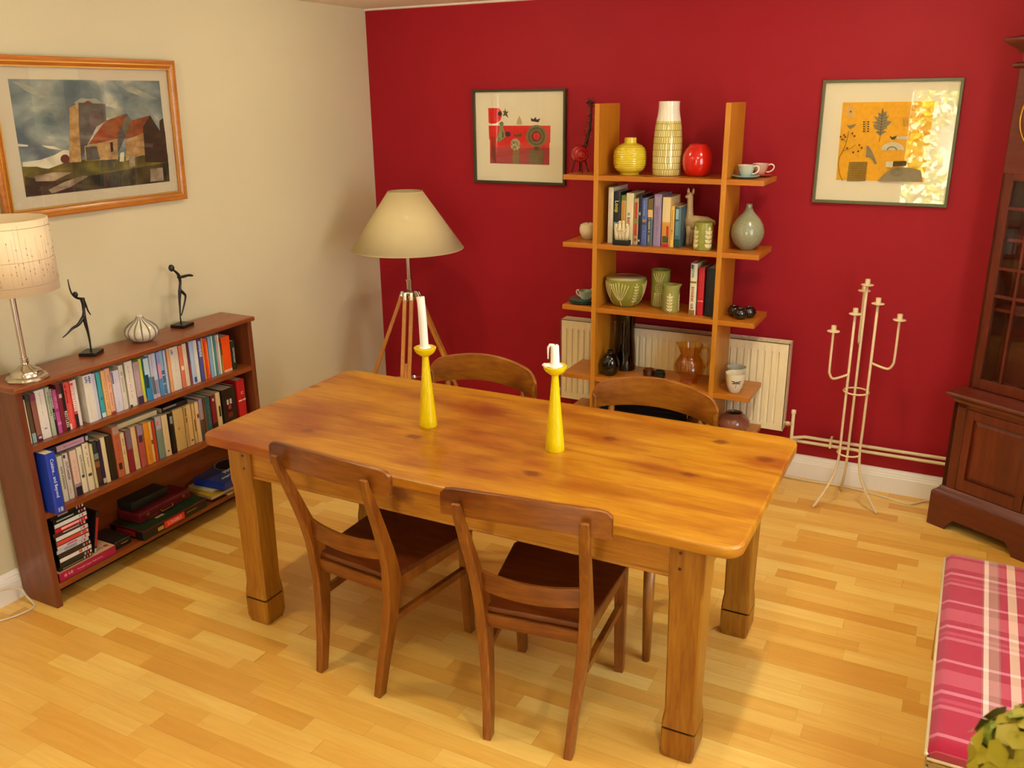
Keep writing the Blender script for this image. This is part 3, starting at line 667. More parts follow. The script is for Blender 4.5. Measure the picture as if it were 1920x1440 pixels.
def leafsprig(x, y, s, c):
    ar.line([(x, y-s), (x-s*.1, y+s)], 3, c)
    for k in range(5):
        for q in (-1, 1): ar.disc(x+q*s*.35, y-s*.8+k*s*.38, s*.2, c, s*.11)
leafsprig(680, 560, 60, bk); leafsprig(1070, 520, 45, pm('9a7c2c'))
ar.poly([(480, 528), (500, 545), (560, 535), (582, 530), (550, 565), (520, 580), (500, 565)], gr)
ar.poly([(685, 752), (705, 745), (745, 810), (795, 930), (772, 935), (730, 865), (680, 860), (685, 800)], gr)
ar.poly([(912, 648), (940, 665), (990, 650), (965, 690), (935, 688)], bk); ar.poly([(985, 660), (1100, 655), (1095, 690), (985, 688)], li)
ar.disc(945, 795, 115, li, 82, a0=0, a1=180); ar.disc(940, 793, 52, gr, 38, a0=0, a1=180); ar.disc(940, 793, 38, li, 24, a0=0, a1=180)
ar.poly([(515, 905), (702, 905), (680, 1100), (488, 1095)], pm('b88a10'))
for i in range(13):
    for j in range(11): x = 512+i*14.6-j*2; y = 912+j*18; ar.line([(x, y), (x+2, y+11)], 8, bk)
ar.poly([(885, 905), (955, 905), (945, 965), (878, 960)], li); ar.poly([(955, 905), (1085, 903), (1080, 950), (950, 955)], bk)
ar.poly([(800, 1105), (860, 1040), (930, 985), (1020, 970), (1130, 975), (1220, 1000), (1240, 1118)], gr)
for r_ in (15, 30, 45): 
    k_ = [(990+r_*1.3*cos(i*PI/9), 1015+r_*.8*sin(i*PI/9)) for i in range(19)]; ar.line(k_, 2.5, bk)
br = [(448, 1098), (415, 1020), (402, 920), (415, 850), (450, 790), (480, 720), (500, 640), (505, 600)]
ar.line(br, 5, bk); ar.line([(450, 795), (520, 775), (580, 735)], 4, bk); ar.line([(485, 710), (455, 680)], 3, bk)
for x, y in ((425, 653), (460, 636), (442, 680), (545, 622), (568, 648), (472, 655), (492, 768), (617, 738), (640, 766), (555, 810), (605, 800)): ar.disc(x, y, 10, pm('6a3c10'))
ar.mb.v = [tuple(Mb @ Vector(p)) for p in ar.mb.v]; ar.mb.build('printed_image', None, t)
# church painting on the left wall: u->y, v->z, out->+x, leaning out slightly at the top
tilt = R(2.2)
Ml = frameM(.004, 0, 1.49, (0, 1, 0), (sin(tilt), 0, cos(tilt)))
m_gold = wood('picture_frame_wood', ['9c5818', 'b46a22', 'c67c30'], 'Y', 1, .35, .4, 10, 1.)
t, mm = picture('framed_painting', 'large framed painting of a stone church with red roofs, on cream wall', Ml, -2.380, -1.492, 0, .60, .040, m_gold, mat('grey_buff_mount_card', 'c9bfa6', rough=.85), mat('gilt', 'd8a850', rough=.35, metal=.6))
ar = Art(quad((60, 250), (1058, 255), (1122, 932), (172, 1032), -2.275, -1.575, .085, .515), .0053)
def paint(name, cols, sc):
    M = bpy.data.materials.new(name); M.use_nodes = True; n = M.node_tree.nodes; L = M.node_tree.links; b = n['Principled BSDF']
    tc = n.new('ShaderNodeTexCoord'); no = n.new('ShaderNodeTexNoise'); no.inputs['Scale'].default_value = sc; no.inputs['Detail'].default_value = 6; no.inputs['Distortion'].default_value = .35
    mp = n.new('ShaderNodeMapping'); mp.inputs['Scale'].default_value = (1, .8, 1.3); L.new(tc.outputs['Object'], mp.inputs[0]); L.new(mp.outputs[0], no.inputs['Vector'])
    cr = n.new('ShaderNodeValToRGB'); e = cr.color_ramp.elements; e[0].position = .34; e[0].color = lin(cols[0]); e[1].position = .68; e[1].color = lin(cols[-1])
    for i, c in enumerate(cols[1:-1]): k = e.new(.34+.34*(i+1)/(len(cols)-1)); k.color = lin(c)
    L.new(no.outputs[0], cr.inputs[0]); L.new(cr.outputs[0], b.inputs['Base Color']); b.inputs['Roughness'].default_value = .7; return M
P_sky = paint('paint_sky', ['4e6068', '6c7c7c', '8c9690', 'c4bfa6'], 7); P_gr = paint('paint_grass', ['3a3410', '5c5418', '7c7024'], 14); P_dk = paint('paint_dark_grass', ['1c160c', '342c14', '4a4420'], 14)
P_st = paint('paint_stone_lit', ['8c6a3c', 'a8844e', 'c09c66'], 30); P_sh = paint('paint_stone_shade', ['4a4640', '5c5850', '6c665a'], 25); P_rf = paint('paint_roof', ['6c2e10', '8a4016', '9c501e'], 25)
P_bl = paint('paint_dark_gable', ['1e1208', '2e1c0e', '3e2a14'], 20); P_rd = paint('paint_path', ['6a5c48', '94836c', 'b4a488'], 20); P_cl = paint('paint_cloud', ['a8a890', 'ccc8ac', 'e0dabc'], 12)
P_cl2 = paint('paint_soft_cloud', ['747e7a', '8c9288', 'a8a68e'], 16)
rct = [(60, 250), (1058, 255), (1122, 932), (172, 1032)]
ar.poly(rct, P_sky)
ar.poly([(148, 795), (250, 780), (330, 750), (390, 715), (425, 718), (425, 790), (300, 840), (150, 822)], P_cl)
ar.poly([(120, 670), (180, 680), (175, 690), (122, 688)], P_cl); ar.poly([(255, 682), (330, 690), (385, 715), (300, 705)], P_cl)
ar.poly([(455, 400), (500, 370), (545, 375), (600, 372), (640, 405), (600, 412), (470, 415)], P_cl2); ar.poly([(662, 420), (740, 440), (800, 465), (690, 512), (668, 500)], P_cl2); ar.poly([(750, 275), (850, 290), (960, 340), (1040, 375), (940, 365), (820, 325)], P_cl2); ar.poly([(80, 262), (170, 285), (290, 350), (260, 370), (170, 330)], P_cl2); ar.poly([(860, 430), (960, 440), (1020, 500), (1055, 560), (1000, 500), (900, 480)], P_cl2)
ar.poly([(143, 825), (230, 825), (290, 845), (330, 830), (420, 790), (800, 760), (1110, 740), (1122, 932), (172, 1032)], P_gr)
ar.poly([(160, 890), (300, 930), (520, 900), (800, 850), (1115, 800), (1122, 932), (172, 1032)], P_dk)
ar.poly([(215, 890), (330, 865), (440, 868), (330, 925), (225, 925)], P_rd); ar.poly([(300, 985), (400, 930), (510, 890), (545, 895), (430, 970), (320, 1010)], P_rd)
ar.disc(398, 775, 28, pm('5c2c20'), 30)
ar.poly([(425, 432), (482, 405), (490, 600), (500, 795), (425, 800)], P_st)
ar.poly([(1050, 520), (1080, 500), (1092, 590), (1055, 590)], pm('2a3018')); ar.poly([(482, 400), (660, 408), (668, 520), (600, 560), (540, 680), (500, 790), (485, 560)], P_sh)
ar.poly([(515, 402), (545, 385), (575, 405)], P_rf)
ar.poly([(545, 678), (640, 545), (672, 515), (808, 472), (838, 515), (790, 600), (740, 640), (600, 672)], P_rf)
ar.poly([(808, 472), (845, 518), (790, 640), (735, 760), (735, 640)], P_sh)
ar.poly([(520, 690), (600, 672), (740, 640), (745, 780), (625, 785), (525, 790)], P_st); ar.poly([(525, 695), (600, 690), (622, 780), (535, 788)], P_sh)
ar.poly([(793, 640), (835, 520), (980, 482), (1000, 540), (930, 600), (870, 625)], P_rf); ar.poly([(800, 648), (935, 600), (950, 740), (800, 790)], P_st)
ar.poly([(925, 560), (980, 482), (1055, 590), (1092, 590), (1112, 800), (940, 800)], P_bl)
ar.poly([(690, 665), (708, 660), (712, 725), (695, 730)], P_bl); ar.poly([(760, 735), (785, 730), (785, 795), (755, 795)], P_cl)
ar.poly([(975, 845), (1068, 835), (1075, 925), (975, 935)], P_rd); ar.poly([(820, 760), (860, 755), (865, 825), (825, 835)], P_rd); ar.poly([(1050, 560), (1075, 500), (1086, 590)], pm('2a3018'))
ar.mb.v = [tuple(Ml @ Vector(p)) for p in ar.mb.v]; ar.mb.build('painted_image', None, t)

# ------------------------------------------------------------------ tall cabinet, set diagonally in the right corner
w_mah = wood('mahogany_upright', ['4a1608', '5e2010', '742c16'], 'Z', 1., .4, .25, 9, .9)
w_mahx = wood('mahogany_rail', ['4a1608', '5e2010', '742c16'], 'X', 1., .38, .3, 9, .9)
cb = thing('display_cabinet', 'tall reddish mahogany cabinet with glazed upper door standing across the right corner', 'cabinet', (3.26, -.28, 0), R(-30))
CW = .485; CD = .27
def cob(nm, mt, bev=.002, par=None): return lambda *bxs: (lambda mb: mb.build(nm, mt, par or cb, bevel=bev))([mb0 := MB()] and [mb0.box(*q) for q in bxs][-1])
# plinth with bracket feet
MB().prism([(0, 0), (.088, 0), (.100, .03), (.123, .057), (.362, .057), (.385, .03), (.397, 0), (CW, 0), (CW, .160), (0, .160)], 0, .02, ax='y').prism([(.001, 0), (.06, 0), (.09, .055), (.20, .055), (.23, 0), (CD, 0), (CD, .16), (.001, .16)], 0, .02, ax='x').prism([(.001, 0), (.06, 0), (.09, .055), (.20, .055), (.23, 0), (CD, 0), (CD, .16), (.001, .16)], CW-.02, CW, ax='x').build('plinth', w_mahx, cb, bevel=.002)
def mould(nm, x0, x1, y0, y1, prof, mt=w_mahx):
    """moulding running round left, front and right; prof: (out, z)"""
    mb = MB(); secs = []
    for px, py, sx, sy in ((x0, y1, -1, 0), (x0, y0, -1, -1), (x1, y0, 1, -1), (x1, y1, 1, 0)):
        secs.append([(px+sx*o, py+sy*o, z) for o, z in prof])
    mb.sweep(secs); return mb.build(nm, mt, cb, smooth=True)
mould('plinth_moulding', .03, CW-.03, .03, CD, [(-.02, .16), (.030, .16), (.026, .170), (.012, .180), (.004, .195), (0, .198), (-.02, .198)])
# lower carcass
MB().box(.03, .05, .03, CD, .16, .62).box(CW-.05, CW-.03, .03, CD, .16, .62).box(.03, CW-.03, CD-.015, CD, .16, .62).box(.03, .092, .03, .05, .16, .62).box(CW-.092, CW-.03, .03, .05, .16, .62).box(.03, CW-.03, .03, .05, .585, .62).box(.05, CW-.05, .04, CD-.01, .17, .185).build('lower_carcass', w_mah, cb, bevel=.0015)
d = MB().box(.094, .128, .028, .046, .20, .583).box(.128, CW-.128, .0285, .0455, .20, .255).box(CW-.128, CW-.094, .028, .046, .20, .583).box(.128, CW-.128, .0285, .0455, .545, .583).build('door', w_mah, cb, bevel=.0015)
f = MB(); q = [(.128, .255, .040), (CW-.128, .255, .040), (CW-.128, .545, .040), (.128, .545, .040)]; q2 = [(.15, .277, .032), (CW-.15, .277, .032), (CW-.15, .523, .032), (.15, .523, .032)]
f.add([(x, y, z) for x, z, y in q+q2], [(0, 1, 5, 4), (1, 2, 6, 5), (2, 3, 7, 6), (3, 0, 4, 7), (4, 5, 6, 7)]); f.build('raised_panel', w_mah, d)
# waist
mould('waist_moulding', .03, CW-.03, .03, CD, [(-.02, .605), (.0, .605), (.004, .618), (.014, .628), (.028, .634), (.030, .642), (.026, .650), (.010, .656), (-.01, .668), (-.022, .674), (-.03, .674)])
MB().box(.04, CW-.04, .05, CD, .63, .672).build('waist_board', w_mahx, cb)
# upper carcass with glazed door
MB().box(.055, .070, .08, CD, .67, 2.02).box(CW-.070, CW-.055, .08, CD, .67, 2.02).box(.055, CW-.055, CD-.012, CD, .67, 2.02).box(.055, .075, .08, .10, .67, 2.02).box(CW-.075, CW-.055, .08, .10, .67, 2.02).build('upper_carcass', w_mah, cb, bevel=.0015)
MB().box(.057, CW-.057, .079, .099, 1.60, 2.02).build('frieze_panel', w_mahx, cb, bevel=.001)
for z in (1.02, 1.32): MB().box(.07, CW-.07, .115, CD-.012, z, z+.014).build('inner_shelf', w_mahx, cb)
d = MB().box(.076, .1032, .076, .096, .675, 1.60).box(CW-.1032, CW-.076, .076, .096, .675, 1.60).box(.103, CW-.103, .0765, .0955, .675, .718).box(.103, CW-.103, .0765, .0955, 1.572, 1.60).build('glazed_door', w_mah, cb, bevel=.0015)
g = MB()
for x in (.188, .297): g.box(x-.0055, x+.0055, .077, .090, .718, 1.572)
for z in (1.091, 1.210, 1.46): g.box(.103, CW-.103, .0775, .0895, z-.006, z+.006)
g.build('glazing_bar', w_mah, d, bevel=.001)
MB().box(.10, CW-.10, .090, .092, .71, 1.575).build('pane', thin_glass('cabinet_glass'), d)
rg = MB(); rg.sweep([[(CW/2+(.150+.005*cos(b))*cos(a), .076+.005*sin(b), 1.82+(.150+.005*cos(b))*sin(a)) for b in [2*PI*j/8 for j in range(8)]] for a in [2*PI*i/48 for i in range(48)]], closed=True); rg.build('brass_ring', m_brass, cb, smooth='all')
rg = MB(); rg.prism([(CW/2+.147*cos(2*PI*i/48), 1.82+.147*sin(2*PI*i/48)) for i in range(48)], .074, .080, ax='y'); rg.build('round_panel', w_mah, cb)
mould('frieze_moulding', .055, CW-.055, .08, CD, [(-.02, 2.005), (.012, 2.008), (.020, 2.016), (.020, 2.024), (.008, 2.03), (-.02, 2.03)])
MB().box(.06, CW-.06, .085, CD, 2.02, 2.10).build('cornice_core', w_mahx, cb)
mould('cornice', .055, CW-.055, .08, CD, [(-.02, 2.06), (.005, 2.062), (.012, 2.078), (.032, 2.092), (.048, 2.104), (.052, 2.112), (.052, 2.120), (.0, 2.132), (-.03, 2.14), (-.06, 2.14)])

# ------------------------------------------------------------------ bench with tartan cushion
def tartan():
    M = bpy.data.materials.new('tartan_wool'); M.use_nodes = True; n = M.node_tree.nodes; L = M.node_tree.links; b = n['Principled BSDF']
    tc = n.new('ShaderNodeTexCoord'); sp = n.new('ShaderNodeSeparateXYZ'); L.new(tc.outputs['Object'], sp.inputs[0])
    def ramp(src, off, per, stops):
        a = n.new('ShaderNodeMath'); a.operation = 'ADD'; L.new(src, a.inputs[0]); a.inputs[1].default_value = off
        d = n.new('ShaderNodeMath'); d.operation = 'DIVIDE'; L.new(a.outputs[0], d.inputs[0]); d.inputs[1].default_value = per
        f = n.new('ShaderNodeMath'); f.operation = 'FRACT'; L.new(d.outputs[0], f.inputs[0])
        r = n.new('ShaderNodeValToRGB'); r.color_ramp.interpolation = 'CONSTANT'; e = r.color_ramp.elements
        e[0].position = 0; e[0].color = lin(stops[0][1]); e[1].position = stops[1][0]; e[1].color = lin(stops[1][1])
        for p, c in stops[2:]: k = e.new(p); k.color = lin(c)
        L.new(f.outputs[0], r.inputs[0]); return r.outputs[0]
    rx = ramp(sp.outputs[0], 0, .36, [(0, '9a1029'), (.305, '80604c'), (.318, 'e8d8b4'), (.352, '9a8468'), (.425, '80604c'), (.435, '9a1029'), (.50, 'd8c49a'), (.565, '9a1029'), (.72, 'a02038'), (.76, '9a1029')])
    ry = ramp(sp.outputs[1], 0, .335, [(0, '9a1029'), (.30, 'c06870'), (.345, 'a01c34'), (.385, 'b04452'), (.43, '9a1029'), (.50, 'd08088'), (.545, '9a1029'), (.63, 'b85058'), (.84, '9a1029'), (.96, 'd08088')])
    mx = n.new('ShaderNodeMix'); mx.data_type = 'RGBA'; mx.inputs['Factor'].default_value = .5; L.new(rx, mx.inputs['A']); L.new(ry, mx.inputs['B'])
    wv = n.new('ShaderNodeTexNoise'); wv.inputs['Scale'].default_value = 420; L.new(tc.outputs['Object'], wv.inputs['Vector'])
    bp = n.new('ShaderNodeBump'); bp.inputs['Strength'].default_value = .5; bp.inputs['Distance'].default_value = .001; L.new(wv.outputs[0], bp.inputs['Height']); L.new(bp.outputs[0], b.inputs['Normal'])
    L.new(mx.outputs['Result'], b.inputs['Base Color']); b.inputs['Roughness'].default_value = .9; b.inputs['Sheen Weight'].default_value = .3; b.inputs['Specular IOR Level'].default_value = .2
    return M
BX0, BX1, BY0, BY1 = 3.335, 3.80, -2.455, -1.395
bn = thing('bench', 'low woven seagrass bench in the bottom right under the tartan cushion', 'bench', (BX0, BY1, 0))
bw, bl = BX1-BX0, BY1-BY0
w_bn = wood('bench_light_wood', ['a87434', 'bd8a44', 'cda058'], 'Z', 1, .5, .1, 10)
for x in (.02, bw-.02):
    for y in (-.02, -bl+.02): MB().tube([(x, y, 0), (x, y, .375)], [.016, .02], 12).build('leg', w_bn, bn, smooth=True)
m_rush = mat('woven_seagrass', 'b59a62', rough=.85)
sb = MB()
sb.box(.004, bw-.004, -bl+.004, -.004, .315, .372)
sb.build('woven_seat', m_rush, bn, bevel=.006)
wv = MB()
for face in range(4):
    nrow = 7
    L_ = bw if face in (0, 2) else bl
    k = int(L_/.011)
    for i in range(k):
        for j in range(nrow):
            t0 = .006+(i+.5*(j % 2))*.011; z = .320+j*.0078
            if t0 > L_-.008: continue
            if face == 0: p = (t0, -bl+.003, z)
            elif face == 2: p = (t0, -.003, z)
            elif face == 1: p = (.003, -t0, z)
            else: p = (bw-.003, -t0, z)
            s = (.0052, .003, .0036) if face in (0, 2) else (.003, .0052, .0036)
            wv.box(p[0]-s[0], p[0]+s[0], p[1]-s[1], p[1]+s[1], p[2]-s[2], p[2]+s[2])
wv.build('weave_strand', m_rush, bn)['kind'] = 'stuff'
cu = thing('seat_cushion', 'long red and cream tartan cushion lying on the low bench at right', 'cushion', (BX0, BY1, .376))
q = MB()
def cs(u, v):
    x = bw*u; y = -bl*v
    return (x, y, 0)
NX, NY = 14, 26
top = []
def hgt(u, v):
    e = min(u, 1-u)*bw; g_ = min(v, 1-v)*bl; h = .046
    for s_ in (e, g_): 
        if s_ < .022: h -= (.022-s_)**2/.022*.75
    return h+.0015*sin(u*9)*sin(v*17)
q.grid(lambda u, v: (bw*u, -bl*v, hgt(u, v)), NX*2, NY*2)
nb = len(q.v)
ring_ = [(i/NX/2, 0) for i in range(2*NX+1)]+[(1, j/NY/2) for j in range(1, 2*NY+1)]+[(1-i/NX/2, 1) for i in range(1, 2*NX+1)]+[(0, 1-j/NY/2) for j in range(1, 2*NY)]
q.sweep([[(bw*u+(.0 if 0 < u < 1 else 0), -bl*v, 0) for u, v in ring_], [(bw*u, -bl*v, hgt(u, v)) for u, v in ring_]], cap=False)
q.add([(0, 0, 0), (bw, 0, 0), (bw, -bl, 0), (0, -bl, 0)], [(0, 1, 2, 3)])
q.build('cushion_body', tartan(), cu, smooth='all')
m_pip = mat('cream_piping', 'e0d0ac', rough=.8)
MB().tube([(-.001, 0, .012), (-.001, -bl, .012)], .006, 8).build('piping', m_pip, cu, smooth='all')
MB().tube([(bw*.0, -bl-.001, .004), (bw, -bl-.001, .004)], .004, 8).build('piping', m_pip, cu, smooth='all')

# ------------------------------------------------------------------ flowers close to the camera, in a vase on a small side table
FX, FY, FZ = 3.405, -3.500, 1.215
st = thing('side_table', 'small round wooden pedestal side table carrying the flower vase', 'table', (3.55, -3.56, 0))
MB().lathe([(0, .70), (.2, .70), (.215, .71), (.215, .722), (.2, .73), (0, .73)], 40).build('table_top', w_mahx, st, smooth=True)
MB().lathe([(0, 0), (.15, 0), (.15, .02), (.05, .04), (.022, .10), (.02, .60), (.04, .70), (0, .70)], 30).build('pedestal', w_mah, st, smooth=True)
vs = thing('vase', 'pale glazed vase holding the yellow-green flowers', 'vase', (3.55, -3.56, .731))
MB().lathe([(0, 0), (.045, 0), (.07, .05), (.075, .11), (.05, .19), (.04, .23), (.046, .25), (.040, .25), (.034, .23), (.044, .19), (.066, .11), (.06, .05), (0, .01)], 36).build('vase_body', mat('celadon_glaze', 'b8c4a0', rough=.2), vs, smooth=True)
random.seed(11)
m_pet = [mat('petal_olive_yellow', '8f7f10', rough=.6), mat('petal_yellow', 'a89a24', rough=.6), mat('petal_green', '7f8a22', rough=.6)]
m_stem = mat('flower_stem', '5f7a2c', rough=.6)
def head(label, c, r, npet, size, mats, so=0, so2=0):
    o = thing('flower', label, 'flower', c)
    MB().tube(bez([(0, 0, -r*.5), ((3.55+so-c[0])*.5, (-3.56+so2-c[1])*.5, max(-.12, 1.045-c[2])), (3.55+so-c[0], -3.56+so2-c[1], .985-c[2]), (3.55+so*.6-c[0], -3.56+so2*.6-c[1], .80-c[2])]), .0035, 8).build('stem', m_stem, o, smooth='all')
    mb = MB(); mb.use(mats[0]).ball((0, 0, 0), r*.72)
    for i in range(npet):
        z = 1-2*(i+.5)/npet; a = i*2.39996; rr = math.sqrt(1-z*z); nrm = Vector((rr*cos(a), rr*sin(a), z))
        u = nrm.cross(Vector((.3, .2, 1))).normalized(); w = nrm.cross(u); base = nrm*r*random.uniform(.82, 1.0); mb.use(random.choice(mats))
        rot = random.random()*2
        for k in range(4):
            b = rot+k*PI/2; d = u*cos(b)+w*sin(b); e = nrm.cross(d)
            s_ = size*random.uniform(.8, 1.15)
            mb.add([base, base+d*s_*.45+e*s_*.42+nrm*.004, base+d*s_+e*s_*.2+nrm*random.uniform(-.006, .004), base+d*s_-e*s_*.2+nrm*random.uniform(-.006, .004), base+d*s_*.45-e*s_*.42+nrm*.004], [(0, 1, 2), (0, 2, 3), (0, 3, 4)])
    mb.build('petals', None, o, smooth='all')
head('yellow-green blurred flower head in the bottom right corner, the upper one', (3.4065, -3.4985, 1.2035), .075, 70, .028, m_pet, -.006, .012)
head('pale green blurred flower head at the bottom right edge, below the upper one', (3.378, -3.560, 1.090), .038, 34, .020, [mat('petal_pale_green', '9aa832', rough=.6)]+m_pet[1:], .006, -.014)
# ------------------------------------------------------------------ books
m_page = mat('book_pages', 'd9c9a4', rough=.9, bump=.25, bscale=300)
def bm_(h, r=.45): return mat('cover_'+h, h, rough=r, coat=.15)
def Mspine(x, y, z): return frameM(x, y, z, (0, 0, -1), (0, 1, 0))
def book(name, label, loc, w, h, d, col, bands=(), ticks=(), txt=None, rz=0, group=None, hard=False, lean=0, flat=0, cat='book', pcol=None):
    """spine faces local +x at x=0, width along y, height along z. bands/ticks: coloured fields and letter-like marks on the spine"""
    t = thing(name, label, cat, loc, rz, group)
    if lean: t.rotation_euler.x = lean
    if flat: t.rotation_euler = flat
    c = MB(); cm = bm_(col); c.use(cm); e = .0015; o = .0025 if hard else 0
    rnd = .0022 if not hard else .004
    pr = [(-.004, 0), (0-rnd*.6, .0003), (0, w*.22), (0+rnd*.15, w*.5), (0, w*.78), (-rnd*.6, w-.0003), (-.004, w)]
    c.prism(pr, 0, h)
    c.box(-d, -.003, 0, e, 0, h).box(-d, -.003, w-e, w, 0, h)
    def field(f0, f1, g0, g1, m, k=.0005):
        c.use(m); c.box(-.001, k, w*g0, w*g1, h*f0, h*f1)
    k = .0004
    for b in bands:
        f0, f1, bc = b[:3]; g0, g1 = b[3:] if len(b) > 3 else (.04, .96); k += .0001; field(f0, f1, g0, g1, bm_(bc), k)
    rs = random.Random(label)
    for f0, f1, tc_, g0, g1 in ticks:
        z = f1; c.use(bm_(tc_))
        while z > f0:
            s = rs.uniform(.004, .0075); z2 = z-s/h
            if rs.random() > .14: c.box(-.001, k+.0002, w*(g0+rs.uniform(0, .08)), w*(g1-rs.uniform(0, .08)), h*z2+.0006, h*z-.0006)
            z = z2-.0016/h
    c.build('cover', None, t)
    MB().box(-d+(.003 if hard else .0008), -.004, e, w-e, o, h-o-.0005).build('pages', m_page if not pcol else bm_(pcol), t)
    if txt:
        for s, size, f, tcol, gy in txt:
            text(s, size, 'spine_lettering', bm_(tcol, .5), t, Mspine(k+.0006, w*gy, h*f))
    return t
XF = .20
def row(base, items, shelfname, group, depth=.135, x=XF):
    n = len(items)
    for i, it in enumerate(items):
        y0, y1, h, col, desc = it[:5]; o = dict(it[5]) if len(it) > 5 else {}
        wd = max(.006, y1-y0-.0008); dx = o.pop('dx', 0)
        ords = ['first', 'second', 'third', 'fourth', 'fifth', 'sixth', 'seventh', 'eighth', 'ninth', 'tenth', 'eleventh', 'twelfth', 'thirteenth', 'fourteenth', 'fifteenth', 'sixteenth', 'seventeenth', 'eighteenth', 'nineteenth', 'twentieth']
        if i < n/2: pos = '%s from the left' % (ords[i] if i < 20 else 'twenty-'+ords[i-20])
        else:
            j = n-1-i; pos = '%s from the right' % (ords[j] if j < 20 else 'twenty-'+ords[j-20])
        lab = '%s, %s %s' % (desc, pos, shelfname)
        if len(lab.split()) > 16: lab = '%s, %s %s' % (' '.join(desc.split()[:6]), pos, shelfname)
        book('book', lab, (x+dx+((i*7) % 5-2)*.0012, y0+.0004, base), wd, min(h, .231), o.pop('d', depth), col, group=group, **o)
K = lambda *a: a
